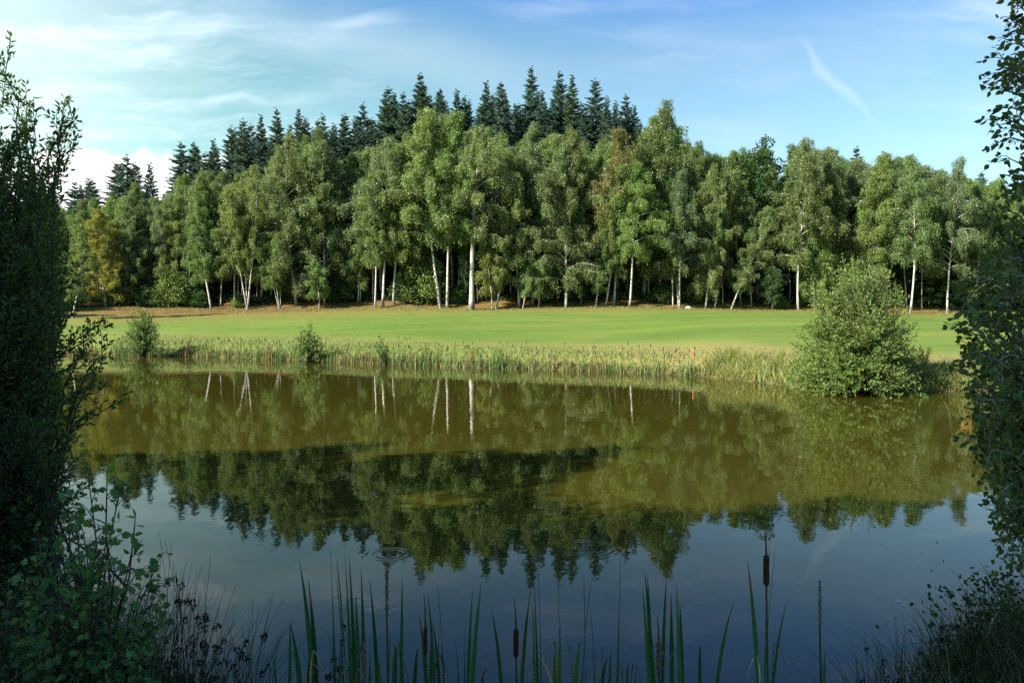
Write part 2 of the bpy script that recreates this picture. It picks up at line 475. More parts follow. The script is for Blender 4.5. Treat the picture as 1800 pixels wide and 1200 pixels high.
def birch_kind(seed, H=18.0, c0=.34, width=2.9, r0=.125, stems=1, nb=40, per=110, droop=.8, bend=.5, leaf=.14, shape=1.0, bark=None):
    r = np.random.default_rng(seed); lf = lobes(seed)
    tr, cr = MB(), MB()
    for s_ in range(stems):
        k = 12; ts = np.linspace(0, 1, k)
        ph = r.uniform(0, 6.28); spread = 0 if stems == 1 else 1.5
        ox = (r.normal(0, .16), r.normal(0, .16)) if stems > 1 else (0, 0)
        Hs = H * (1 if s_ == 0 else r.uniform(.8, .95))
        lx = bend * np.sin(ts * r.uniform(2, 4.2) + ph) - bend * math.sin(ph) + np.cos(ph) * spread * ts ** .8 + ox[0]
        ly = bend * np.cos(ts * r.uniform(2, 4.2) + ph * 1.7) - bend * math.cos(ph * 1.7) + np.sin(ph) * spread * ts ** .8 + ox[1]
        pts = np.stack([lx, ly, ts * Hs], 1)
        rad = r0 * (1 - ts * .93) ** .9 * (.8 if stems > 1 else 1)
        rad[0] *= 1.35
        pts[0][2] = -.35
        tube(tr, pts, rad, 8)
        nbs = int(nb / stems ** .6)
        for i in range(nbs):
            t = c0 + (.99 - c0) * ((i + r.uniform(-.4, .4)) / nbs)
            t = min(max(t, c0), .995)
            az = i * 2.4 + r.uniform(-.5, .5)
            rel = (t - c0) / (1 - c0)
            env = (math.sin(math.pi * min(1, (rel * .86 + .14)) ** .8) ** .58) * (.55 + .45 * (1 - rel) ** .5)
            ln = width * shape * env * (1 + .34 * lf(az, t)) * r.uniform(.75, 1.15)
            ln = max(ln, .35)
            o = np.array([np.interp(t, ts, pts[:, 0]), np.interp(t, ts, pts[:, 1]), t * Hs])
            el = math.radians(r.uniform(28, 58)) * (1 - .3 * rel) + rel * .3
            dv = np.array([math.cos(az) * math.cos(el), math.sin(az) * math.cos(el), math.sin(el)])
            hz = np.array([math.cos(az), math.sin(az), 0])
            mid = o + dv * ln * .65
            end = o + hz * ln + np.array([0, 0, ln * (math.tan(el) * .45 - droop * .35)])
            bp_ = bez(o, mid, end, 6)
            tube(tr, bp_, np.linspace(max(.012, .035 * ln / 2), .008, 6), 4)
            ncl = max(2, int(ln / .55) + 1)
            for cidx in range(ncl):
                f = .28 + .74 * (cidx + r.uniform(0, .8)) / ncl
                cpos = o * 0 + np.array([np.interp(f, np.linspace(0, 1, 6), bp_[:, a]) for a in range(3)])
                cpos = cpos + r.normal(0, .16, 3)
                m_ = int(per * r.uniform(.55, 1.3))
                rad_ = r.uniform(.34, .62)
                # a tuft: strands that start together and hang
                m_ = int(m_ * 2.3); ns = max(5, m_ // 10)
                st = cpos + norm(r.normal(size=(ns, 3))) * rad_ * r.uniform(.2, 1, (ns, 1)) * np.array([1, 1, .6])
                dirh = norm(r.normal(size=(ns, 3)) * np.array([1, 1, .2]))
                slen = r.uniform(.35, 1.0, ns) * droop * 1.5
                kk = np.repeat(np.arange(ns), 10); fr = np.tile(np.linspace(0, 1, 10), ns)
                pp = st[kk] + dirh[kk] * (fr * .14)[:, None] - np.array([0, 0, 1]) * (fr ** 1.3 * slen[kk])[:, None] + r.normal(0, .055, (ns * 10, 3))
                ldr = norm(r.normal(size=(len(pp), 3))) + np.array([0, 0, -.45])
                lc = jit(len(pp), (1, 1, 1), .16, .10) * math.exp(r.normal(0, .11))
                sz = r.uniform(.7, 1.25, len(pp)) * leaf
                leaves(cr, pp, ldr, sz, sz * .62, lc)
    return tr.mesh('trunk', [bark or M_BARK]), cr.mesh('crown', [M_BIRCH], smooth=False)

def spruce_kind(seed, H=24.0, width=3.1, gap=.52, first=.10):
    r = np.random.default_rng(seed)
    tr, cr = MB(), MB()
    ts = np.linspace(0, 1, 8)
    tube(tr, np.stack([.12 * np.sin(ts * 3 + seed), ts * 0, ts * H - .3 * (ts == 0)], 1), .26 * (1 - ts) + .015, 8)
    z = H * first
    while z < H * .985:
        t = z / H
        n_ = 7 if t < .8 else 5
        a0 = r.uniform(0, 6.28)
        for i in range(n_):
            az = a0 + i * 6.283 / n_ + r.normal(0, .22)
            ln = (width * (1 - t) ** .78 + .16) * r.choice([r.uniform(.45, .8), r.uniform(.8, 1.25)], p=[.35, .65])
            zz = z + r.normal(0, .34)
            hz = np.array([math.cos(az), math.sin(az), 0])
            up = .42 if t > .75 else (.12 if t > .45 else -.12)
            o = np.array([0, 0, zz])
            bp_ = bez(o, o + hz * ln * .55 + np.array([0, 0, ln * (up - .06)]), o + hz * ln + np.array([0, 0, ln * (up - .02)]), 6)
            tube(tr, bp_, np.linspace(.03, .006, 6), 3)
            m_ = int(ln / .06) + 4
            fr = np.repeat(np.linspace(.10, 1.0, m_), 3)
            pp = np.stack([np.interp(fr, np.linspace(0, 1, 6), bp_[:, a]) for a in range(3)], 1)
            side = np.array([-math.sin(az), math.cos(az), 0])
            sg = np.tile([1, -1, 0.15], m_)[:, None]
            ldr = side * sg * r.uniform(.6, 1.1, (len(pp), 1)) + hz * r.uniform(.5, 1.0, (len(pp), 1)) + np.array([0, 0, -.38]) + r.normal(0, .24, (len(pp), 3))
            if t > .8: ldr = ldr + np.array([0, 0, .35])
            L = (.26 + .34 * np.minimum(1, (1 - fr) * 1.6)) * min(1.0, .35 + ln / 2.2) * r.uniform(.7, 1.2, len(pp))
            leaves(cr, pp, ldr, L * .95, .06 + .05 * L, jit(len(pp), (1, 1, 1), .2, .08) * math.exp(r.normal(0, .12)))
        z += gap * (1 - .45 * t) * r.uniform(.8, 1.2)
    # leader
    pp = np.repeat(np.array([[0, 0, H * .975]]), 24, 0) + np.array([0, 0, 1]) * r.uniform(-.5, .62, (24, 1))
    leaves(cr, pp, r.normal(size=(24, 3)) * .5 + np.array([0, 0, .9]), .22, .06, jit(24))
    return tr.mesh('trunk', [M_WOOD]), cr.mesh('crown', [M_SPRUCE], smooth=False)

def broad_kind(seed, H=10.0, c0=.2, width=3.2, per=170, leaf=.23):
    r = np.random.default_rng(seed)
    tr, cr = MB(), MB()
    ts = np.linspace(0, 1, 7)
    tube(tr, np.stack([.25 * np.sin(ts * 2 + seed), .2 * np.cos(ts * 3) - .2, ts * H * .9 - .3 * (ts == 0)], 1), .20 * (1 - ts * .9), 8)
    for i in range(52):
        t = c0 + (1 - c0) * (i / 52)
        rel = (t - c0) / (1 - c0)
        az = i * 2.4 + r.uniform(-.4, .4)
        ln = width * (math.sin(math.pi * (rel * .8 + .18)) ** .6) * r.uniform(.5, 1.12)
        o = np.array([0, 0, t * H * .8]); hz = np.array([math.cos(az), math.sin(az), 0])
        e = o + hz * ln + np.array([0, 0, H * .2 * rel + .1 * ln])
        bp_ = bez(o, (o + e) / 2 + np.array([0, 0, .4]), e, 5)
        tube(tr, bp_, np.linspace(.05, .01, 5), 4)
        for f in (.55, .8, 1.0):
            c_ = o + (e - o) * f + r.normal(0, .15, 3)
            m_ = int(per * r.uniform(.5, 1.1)); rad_ = r.uniform(.45, .8)
            dv = norm(r.normal(size=(m_, 3)))
            pp = c_ + dv * rad_ * r.uniform(.45, 1, (m_, 1)) ** .5 * np.array([1.15, 1.15, .62])
            leaves(cr, pp, dv + r.normal(0, .7, (m_, 3)), leaf * r.uniform(.7, 1.2, m_), leaf * .72, jit(m_, (1, 1, 1), .15, .08) * math.exp(r.normal(0, .12)))
    return tr.mesh('trunk', [M_WOOD]), cr.mesh('crown', [M_BIRCH], smooth=False)

KIND = {
    'tall0': birch_kind(1, c0=.31, width=3.3, bend=.35, nb=50, per=105),
    'tall1': birch_kind(2, c0=.27, width=3.0, bend=.55, nb=50, per=105),
    'tall2': birch_kind(3, c0=.34, width=3.7, bend=.45, nb=50, per=110, droop=.85),
    'full0': birch_kind(4, c0=.10, width=3.1, nb=64, per=100, bend=.4),
    'full1': birch_kind(5, c0=.08, width=2.7, nb=64, per=95, bend=.3, droop=.9),
    'slim0': birch_kind(6, c0=.26, width=2.0, r0=.11, nb=42, per=95, bend=.45),
    'slim1': birch_kind(8, c0=.20, width=2.2, r0=.12, nb=44, per=95, bend=.6),
    'multi0': birch_kind(9, c0=.26, width=2.6, r0=.14, stems=3, nb=54, per=85, bend=.4),
    'multi1': birch_kind(10, c0=.26, width=2.8, r0=.15, stems=2, nb=54, per=95, bend=.4),
    'pole': birch_kind(14, c0=.52, width=1.8, r0=.10, nb=26, per=80, bend=.45),
    'low0': birch_kind(12, H=8, c0=.22, width=2.2, r0=.09, nb=26, per=100, bend=.3, droop=.5),
    'main': birch_kind(13, H=18.5, c0=.36, width=3.7, r0=.27, nb=58, per=95, bend=.30, droop=.8),
    'spruce0': spruce_kind(21, width=4.1), 'spruce1': spruce_kind(22, width=3.4, gap=.48), 'spruce2': spruce_kind(23, width=4.8, gap=.58),
    'broad0': broad_kind(31), 'broad1': broad_kind(32, H=13, width=3.6, c0=.12),
}
KH = {k: 18.0 for k in KIND}
KH.update({'low0': 8.0, 'main': 18.5, 'spruce0': 24.0, 'spruce1': 24.0, 'spruce2': 24.0, 'broad0': 10.0, 'broad1': 13.0})
KIND_GREY = {}

HUE = {'green': (.128, .188, .054), 'olive': (.150, .200, .066), 'grey': (.130, .182, .078), 'fresh': (.134, .210, .058),
       'gold': (.205, .200, .044), 'rust': (.158, .184, .054), 'dark': (.050, .100, .028), 'spruce': (.056, .104, .062), 'bluespruce': (.058, .108, .074)}

def put_tree(name, kind, x, y, height, hue, label, cat, group=None, wide=1.0, lean=0.0, rot=None, grey=False, jitter=.08):
    z = tz(x, y)
    o = empty(name, (x, y, z), label, cat, group)
    s = height / KH[kind]
    o.scale = (s ** .6 * wide, s ** .6 * wide, s)
    o.rotation_euler = (R.uniform(-.02, .02), lean, 0)
    trm, crm = KIND[kind]
    rz = R.uniform(0, 6.28) if rot is None else rot
    t = link('trunk', trm, o); c_ = link('crown', crm, o)
    t.rotation_euler = (0, 0, rz); c_.rotation_euler = (0, 0, rz)
    if grey:
        t.material_slots[0].link = 'OBJECT'; t.material_slots[0].material = M_BARK2
    h = np.array(HUE[hue]) * math.exp(R.gauss(0, jitter))
    h = h * np.array([1 + R.gauss(0, .05), 1, 1 + R.gauss(0, .08)])
    c_.color = (*[float(a) for a in h], 1)
    return o

def by_px(px, Y): return (px - 900) / F * Y
def height_to(px, ytop, Y):
    x = by_px(px, Y)
    return EYE + (HOR - ytop) / F * Y - tz(x, Y)

# front rank: base column, depth, top column, top row, kind, hue, width, label, short name used for the ranks behind
FRONT = [
 (187, 77, 182, 368, 'full0', 'gold', 1.2, 'golden yellow birch at the left end of the wood, on bare brown slope', 'golden birch'),
 (238, 79, 246, 322, 'full0', 'grey', 1.0, 'grey-green birch leafy to the ground just right of the golden yellow birch', 'leafy birch by the golden one'),
 (262, 80, 268, 392, 'full1', 'fresh', .9, 'shorter fresh green birch in front of the wood, second right of the golden birch', 'short fresh birch'),
 (306, 79.5, 306, 345, 'full1', 'olive', 1.0, 'yellow-flecked birch without visible trunk behind the round bush', 'yellow-flecked birch'),
 (340, 80, 345, 300, 'full0', 'olive', 1.0, 'broad olive birch left of the pair of white trunks standing close together', 'broad olive birch'),
 (370, 76.5, 362, 330, 'multi1', 'green', .9, 'birch with two white trunks from one foot, leftmost bright trunks at the lawn edge', 'twin-trunk birch'),
 (413, 77.5, 402, 330, 'tall1', 'olive', .85, 'thin straight birch between the twin trunks and the three slim poles', 'thin olive birch'),
 (436, 77, 432, 285, 'multi0', 'olive', .9, 'birch of three slim straight pale poles with a yellowish domed top', 'three-pole birch'),
 (491, 77, 474, 395, 'multi0', 'fresh', .62, 'small weeping birch whose thin stems fan out to the left', 'small fanning birch'),
 (521, 78, 520, 235, 'full0', 'grey', 1.1, 'large grey-green birch with a rounded dome right of the small fanning birch', 'grey-domed birch'),
 (561, 76.5, 562, 455, 'low0', 'fresh', 1.0, 'short bushy bright green birch on several stems at the lawn edge', 'short bushy birch'),
 (572, 79, 566, 228, 'full0', 'grey', 1.1, 'tall dense grey-green birch rising straight behind the short bushy birch', 'dense grey birch'),
 (612, 80, 606, 265, 'slim0', 'rust', .9, 'birch with a rust-orange top between two dense grey-green crowns', 'rust-topped birch'),
 (633, 79, 640, 430, 'low0', 'green', .9, 'low dark green sapling in the shade left of the two slender tan trunks', 'shaded low sapling'),
 (659, 76.4, 656, 300, 'tall0', 'fresh', .9, 'birch with a slender tan trunk, left one of a close pair of leafless stems', 'left tan-stemmed birch'),
 (673, 76.8, 676, 238, 'tall2', 'grey', 1.05, 'birch with a slender grey trunk, right one of a close pair of leafless stems', 'right grey-stemmed birch'),
 (692, 78, 706, 228, 'tall1', 'green', 1.0, 'birch with a curving dark-flecked trunk that bows left and back right', 'bow-trunked birch'),
 (774, 76.6, 757, 188, 'tall2', 'fresh', 1.05, 'very tall bright green birch whose trunk bends to the left above its foot', 'tall left-bending birch'),
 (786, 76.9, 800, 186, 'tall0', 'fresh', 1.0, 'very tall birch with a long bare white trunk just left of the thickest trunk', 'tall bare-trunked birch'),
 (829, 75.6, 846, 222, 'main', 'olive', 1.0, 'birch with the thickest white trunk of the wood, forked top and sparse olive crown', 'thick white birch'),
 (816, 78.5, 812, 395, 'slim1', 'dark', .7, 'thin shaded birch pole just left of the thickest white trunk', 'thin shaded pole'),
 (840, 79, 838, 340, 'slim0', 'green', .7, 'thin pale birch pole just right of the thickest white trunk', 'thin pale pole'),
 (865, 76.2, 862, 425, 'low0', 'gold', .95, 'small yellow-green birch on a straight white stem right of the thickest trunk', 'small yellow birch'),
 (872, 76.0, 890, 300, 'slim1', 'olive', .9, 'birch with a white stem leaning right, crossing the small yellow birch', 'right-leaning birch'),
 (913, 76.8, 903, 255, 'tall1', 'olive', .95, 'brownish olive birch on a dark trunk, left of the two low bright birches', 'brownish olive birch'),
 (919, 76.4, 935, 440, 'low0', 'fresh', .8, 'low bright green birch on a straight white stem, left of a pair', 'left low bright birch'),
 (946, 76.2, 958, 450, 'low0', 'fresh', .8, 'low bright green birch on a stem leaning right, right one of a neighbouring pair', 'right low bright birch'),
 (937, 78, 940, 215, 'full0', 'grey', 1.0, 'tall grey-green birch with a narrow dome behind the two low bright birches', 'narrow-domed birch'),
 (995, 76.0, 986, 250, 'full0', 'grey', 1.15, 'large grey-green birch with branches hanging almost to its short white foot', 'large hanging birch'),
 (1020, 79, 1012, 228, 'tall2', 'olive', 1.0, 'olive birch with a high rounded top right of the large hanging birch', 'high olive birch'),
 (1047, 75.8, 1048, 400, 'slim1', 'fresh', .9, 'small yellow-green birch on a white stem left of the close pair of white trunks', 'small stem birch'),
 (1066, 76.3, 1064, 300, 'multi1', 'green', .85, 'birch with a close pair of white trunks left of the lone brilliant white trunk', 'white pair birch'),
 (1079, 76.8, 1090, 222, 'tall0', 'rust', .95, 'tall birch with a rusty orange-brown top in the middle of the wood', 'rusty-topped birch'),
 (1107, 75.8, 1124, 285, 'tall2', 'fresh', 1.05, 'birch with a lone brilliant white trunk curving right under a wide bright crown', 'brilliant white birch'),
 (1157, 79, 1156, 180, 'full0', 'green', 1.2, 'highest leafy birch on the right half, its top breaking the skyline', 'highest right birch'),
 (1183, 76.8, 1180, 330, 'slim0', 'green', .8, 'thin grey birch just left of a spotted white trunk', 'thin grey birch'),
 (1194, 76.1, 1192, 300, 'tall1', 'grey', .9, 'birch with a spotted white trunk ahead of a small pale stone', 'spotted birch'),
 (1240, 76.3, 1246, 290, 'full0', 'olive', .8, 'yellow-flecked birch with a short white foot left of the strongly leaning birch', 'yellow-flecked short-footed birch'),
 (1257, 77.5, 1262, 300, 'slim1', 'rust', .8, 'thin birch with orange autumn leaves left of the dark oak crown', 'orange-leaved birch'),
 (1285, 76.0, 1334, 352, 'slim1', 'olive', 1.0, 'pale olive birch leaning strongly to the right', 'strongly leaning birch'),
 (1332, 81, 1330, 262, 'broad1', 'dark', 1.05, 'dark green oak with a solid round crown above the leaning birch', 'dark oak'),
 (1358, 76.4, 1358, 470, 'broad0', 'dark', .62, 'small spreading dark green oak on a short trunk at the lawn edge', 'small oak'),
 (1403, 75.8, 1396, 240, 'tall1', 'olive', .9, 'birch with a clean white trunk between the small oak and big willow bush', 'clean-trunked birch'),
 (1432, 77, 1440, 330, 'full0', 'fresh', 1.0, 'yellow-green birch with low foliage directly left behind the big willow bush', 'yellow-green low birch'),
 (1470, 78, 1472, 262, 'full1', 'olive', 1.0, 'dense olive birch behind the left half of the big willow bush', 'dense olive birch'),
 (1511, 77.5, 1524, 270, 'multi1', 'olive', 1.0, 'birch with a forked pale trunk showing high above the big willow bush', 'forked birch'),
 (1560, 79, 1560, 275, 'tall0', 'green', 1.0, 'dark birch with bare poles right of the forked pale trunk', 'dark birch'),
 (1600, 74.5, 1606, 268, 'tall0', 'green', .9, 'birch with a long white trunk just right of the big willow bush', 'lawn birch'),
 (1665, 76, 1664, 278, 'tall1', 'grey', .85, 'birch with a thin straight white trunk left of the near right tree', 'thin right birch'),
 (1715, 77, 1718, 330, 'full0', 'olive', 1.0, 'yellowing birch half hidden behind the near right tree', 'half-hidden birch'),
 (1770, 78, 1768, 325, 'full1', 'green', 1.0, 'green birch at the right border seen through the near right tree', 'border birch'),
 (140, 80, 135, 350, 'full1', 'grey', 1.0, 'grey-green birch left of the golden yellow birch, rising from the brown slope', 'left slope birch'),
 (92, 81, 95, 350, 'full0', 'green', 1.0, 'green birch at the far left seen through the near willow', 'far left birch'),
 (45, 79, 45, 345, 'full0', 'green', 1.0, 'green birch hidden mostly by the near willow at the left border', 'left border birch'),
]
for (bx, Y, tx, ty, kind, hue, wd, label, short) in FRONT:
    hgt = height_to(tx, ty, Y)
    lean = math.atan2((tx - bx), max(40, (EYE + (HOR - ty) / F * Y - tz(by_px(bx, Y), Y)) / Y * F))
    nm = {'b': 'oak_tree'}.get(kind[0], 'birch_tree')
    put_tree(nm, kind, by_px(bx, Y), Y, hgt, hue, label, 'tree', 'trees along the front of the wood', wd, lean)

# ranks behind, up the slope
TOPX = [-100, 100, 200, 300, 350, 440, 480, 560, 600, 650, 720, 760, 800, 850, 920, 960, 1010, 1060, 1090, 1150, 1200, 1300, 1400, 1500, 1600, 1700, 1800, 1950]
TOPY = [352, 345, 332, 318, 292, 290, 245, 232, 262, 240, 230, 190, 195, 222, 222, 218, 228, 230, 222, 185, 240, 252, 246, 262, 268, 300, 312, 325]
ADJ = {'green': 'green', 'olive': 'olive', 'grey': 'grey-green', 'fresh': 'bright green', 'rust': 'rust-tinged', 'gold': 'yellowing'}
used = {}
sides = ['', ' and a little to its left', ' and a little to its right', ' and well to its left', ' and well to its right']
seen = set()
words = lambda t_: len(t_.replace('-', ' ').split())
def rank_label(px, word, rank):
    near = sorted(FRONT, key=lambda e: abs(e[0] - px))
    for e in near:
        dxp = px - e[0]
        side = 'straight behind' if abs(dxp) < 6 else ('behind and left of' if dxp < 0 else 'behind and right of')
        lab = '%s birch %s rank, %s the %s' % (word, rank, side, e[8])
        if lab not in seen and words(lab) <= 16:
            seen.add(lab); return lab
    return lab
for ri, (Y0, gapm, ordn) in enumerate(((82.0, 2.5, 'in the second'), (88, 3.3, 'in the third'), (95, 3.7, 'in the fourth'), (103, 4.2, 'in the fifth'), (112, 5.0, 'in the sixth'))):
    half = Y0 * .70
    x = -half
    while x < half:
        Y = Y0 + R.uniform(-2.2, 2.2)
        px = 900 + x / Y * F
        top = np.interp(px, TOPX, TOPY) + abs(R.gauss(0, 1)) * (26 - 4 * ri) + 8
        hh = height_to(px, top, Y)
        if 8 < hh:
            hh = min(hh, 25)
            kd = R.choice(['tall0', 'tall1', 'tall2', 'tall1', 'slim1', 'full1']) if ri == 0 else R.choice(['tall0', 'tall1', 'full0', 'full0', 'full1'])
            hue = R.choices(['green', 'olive', 'grey', 'fresh', 'rust', 'gold'], [5, 4, 5, 2, .35, .3])[0]
            word = ADJ[hue]
            put_tree('birch_tree', kd, x, Y, hh, hue, rank_label(px, word, ordn), 'tree', 'birches of the ranks behind', R.uniform(.95, 1.3), R.gauss(0, .025), grey=True)
        x += gapm * R.uniform(.7, 1.2)

# slim poles in the shade just behind the front rank
for i in range(52):
    px = 205 + i * 29.5 + R.uniform(-16, 16); Y = R.uniform(77.8, 81.5)
    near = min(FRONT, key=lambda e: abs(e[0] - px))
    lab = 'slim shaded birch pole %s the %s' % ('left behind' if px < near[0] else 'right behind', near[8])
    if lab in seen: continue
    seen.add(lab)
    put_tree('birch_tree', 'pole', by_px(px, Y), Y, min(R.uniform(13, 17), height_to(px, np.interp(px, TOPX, TOPY) + R.uniform(25, 70), Y)), R.choice(['green', 'fresh', 'grey']), lab, 'tree', 'slim poles behind the front rank', R.uniform(.7, .95), R.gauss(0, .035), grey=R.random() < .35)

# spruces along the skyline
SPR = [(75, 345, 0), (98, 338, 1), (130, 318, 0), (142, 325, 1), (157, 312, 1), (167, 318, 0), (210, 283, 2), (221, 273, 0), (238, 285, 2), (266, 288, 1), (322, 250, 0),
       (342, 248, 2), (358, 268, 0), (376, 246, 1), (403, 222, 0), (428, 208, 2), (458, 203, 1), (492, 192, 0), (478, 240, 2), (524, 193, 1), (566, 201, 0),
       (584, 218, 1), (605, 197, 2), (623, 205, 1), (641, 182, 0), (655, 205, 2), (678, 150, 2), (697, 165, 1), (709, 162, 0), (718, 175, 2), (738, 128, 0), (774, 153, 2),
       (802, 158, 1), (815, 170, 0), (850, 145, 1), (866, 165, 0), (880, 143, 2), (915, 180, 2), (934, 117, 0), (953, 160, 1), (983, 127, 0), (1006, 134, 1), (966, 190, 2), (1030, 185, 0), (1048, 136, 2), (1066, 172, 1),
       (1098, 167, 0), (1120, 186, 1), (1341, 238, 1), (1550, 268, 1), (1725, 302, 0), (1690, 308, 2), (1505, 258, 0)]
DESC = {934: 'tallest spruce of all, its tip highest on the skyline', 738: 'tall lone spruce tip left of centre, high above the bright birch tops',
        983: 'left one of the two tall close spruces right of the tallest', 1006: 'right one of the two tall close spruces right of the tallest',
        1048: 'broad tall spruce with a free-standing tip, right of the two close ones', 1098: 'open-branched spruce at the right end of the tall spruce row',
        1120: 'last small spruce of the tall row, beside the highest right birch', 1341: 'tiny lone spruce tip above the dark oak crown',
        678: 'broad tall spruce at the left shoulder of the tall row', 850: 'narrow spruce above the thickest white birch, left of two', 880: 'dense spruce above the thickest white birch, right of two',
        492: 'wide spruce with spreading tiers above the grey-domed birch', 428: 'dense broad spruce, darkest of the left skyline group', 221: 'large dark spruce standing before the white cloud, left half of a clump',
        238: 'large greener spruce standing before the white cloud, right half of a clump', 266: 'small lone spruce before the white cloud', 605: 'wide pyramid spruce above the rust-topped birch'}
SPR_N = [s_[0] for s_ in SPR]
for i, (px, ty, k) in enumerate(SPR):
    Y = 124 + R.uniform(-6, 6)
    if px < 330: Y = 108 + R.uniform(-4, 4)
    hh = height_to(px, ty, Y)
    near = min(FRONT, key=lambda e: abs(e[2] - px) + (0 if e[3] < 330 else 30))
    lab = DESC.get(px)
    if not lab:
        wd = ('slender', 'dark', 'bushy')[(k + 1) % 3]
        rel = 'left of' if px < near[2] else 'right of'
        lab = '%s skyline spruce above and %s the %s' % (wd, rel, near[8])
        while lab in seen: lab = lab.replace('skyline spruce', 'skyline spruce, lower one,') if 'lower' not in lab else lab.replace('lower one,', 'half-hidden one,') if 'half-hidden' not in lab else lab + ' crown'
    seen.add(lab)
    put_tree('spruce_tree', 'spruce%d' % k, by_px(px, Y), Y, min(hh, 31), R.choice(['spruce', 'bluespruce']), lab, 'tree', 'spruces along the skyline', R.uniform(.9, 1.1) * (1.15 if hh < 20 else 1), R.gauss(0, .008))
# second line of spruces filling the ridge behind
for i in range(60):
    px = 322 + i * 13.6 + R.uniform(-9, 9); Y = 133 + R.uniform(-3, 3)
    ty = np.interp(px, [e[0] for e in sorted(SPR)], [e[1] for e in sorted(SPR)]) + R.uniform(7, 34)
    hh = height_to(px, ty, Y)
    if hh < 9: continue
    near = min(SPR, key=lambda e: abs(e[0] - px))
    put_tree('spruce_tree', 'spruce%d' % R.randrange(3), by_px(px, Y), Y, min(hh, 30), 'spruce', 'dark spruce of the hindmost row filling the gaps of the skyline spruces', 'tree', 'hindmost spruces', 1.0)
# dark hornbeam-like trees at the right foot of the wood
for (px, Y, ty, wd, lab) in ((1632, 80, 440, 1.0, 'dark green low-branched tree between the lawn birch and the thin right birch'),
                             (1690, 79, 430, 1.0, 'dark green low-branched tree right of the thin right birch'),
                             (1585, 81, 450, .9, 'dark green low-branched tree left behind the lawn birch')):
    put_tree('hornbeam_tree', 'broad1', by_px(px, Y), Y, height_to(px, ty, Y), 'dark', lab, 'tree', 'dark trees at the right foot of the wood', wd)
# tree beside the pond on the left and those that shade the near bank
put_tree('birch_tree', 'slim1', by_px(128, 66), 66, 8.2, 'green', 'lone small birch with a short white stem on the lawn at the left', 'tree', None, 1.0)
SHADE = [(-12.8, 6.8, 10.6), (-22.5, -1.2, 15), (-19.8, -1.0, 15.3), (-17.3, -1.4, 15.2), (-14.8, -.9, 15), (-12.4, -1.2, 15.4), (-10, -1.0, 14.6), (-7.6, -1.6, 15), (-5.2, -2.6, 15.5),
         (-21, -3.4, 17.5), (-18.5, -3.6, 18), (-16, -3.3, 17.6), (-13.6, -3.7, 18), (-11.2, -3.4, 17.5), (-8.8, -3.6, 17),
         (-9.6, .6, 11.5), (-11, 3.2, 9), (-13.2, 5.2, 9), (-17.2, 5.4, 12), (-20, 6, 13), (-15, 2, 12), (-22.5, 7.6, 11), (-17.5, 10, 7.6), (-20.5, 12.6, 6.8), (-24, 16, 6.5)]
for (x, y, hh) in SHADE:
    hh = hh * .90 + R.uniform(-1.8, 1.2)
    put_tree('birch_tree', 'full0', x, y, hh, 'green', 'leafy birch on the near bank beside and behind the viewer, shading the water', 'tree', 'birches shading the near bank', 1.35)
for (x, y, hh) in ((-46.5, 62.5, 8.5), (-49, 68, 9)):
    put_tree('birch_tree', 'full0', x, y, hh, 'green', 'leafy birch left of the view whose shadow falls on the lawn', 'tree', 'birches left of the lawn', 1.2)

# ------------------------------------------------------------------ undergrowth (uncountable) and bushes of the wood's edge
mb = MB()
nc = 2600
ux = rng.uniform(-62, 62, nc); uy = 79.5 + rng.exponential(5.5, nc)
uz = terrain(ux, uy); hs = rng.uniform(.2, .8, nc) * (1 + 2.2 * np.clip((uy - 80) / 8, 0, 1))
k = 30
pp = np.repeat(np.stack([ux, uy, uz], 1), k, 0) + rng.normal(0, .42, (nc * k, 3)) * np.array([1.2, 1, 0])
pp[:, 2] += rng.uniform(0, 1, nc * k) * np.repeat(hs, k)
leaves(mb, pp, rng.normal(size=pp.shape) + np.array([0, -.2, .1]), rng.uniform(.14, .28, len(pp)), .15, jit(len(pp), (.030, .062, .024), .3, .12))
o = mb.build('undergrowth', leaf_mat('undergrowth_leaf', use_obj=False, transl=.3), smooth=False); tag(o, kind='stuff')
o['label'] = 'dark green undergrowth on the floor of the wood'

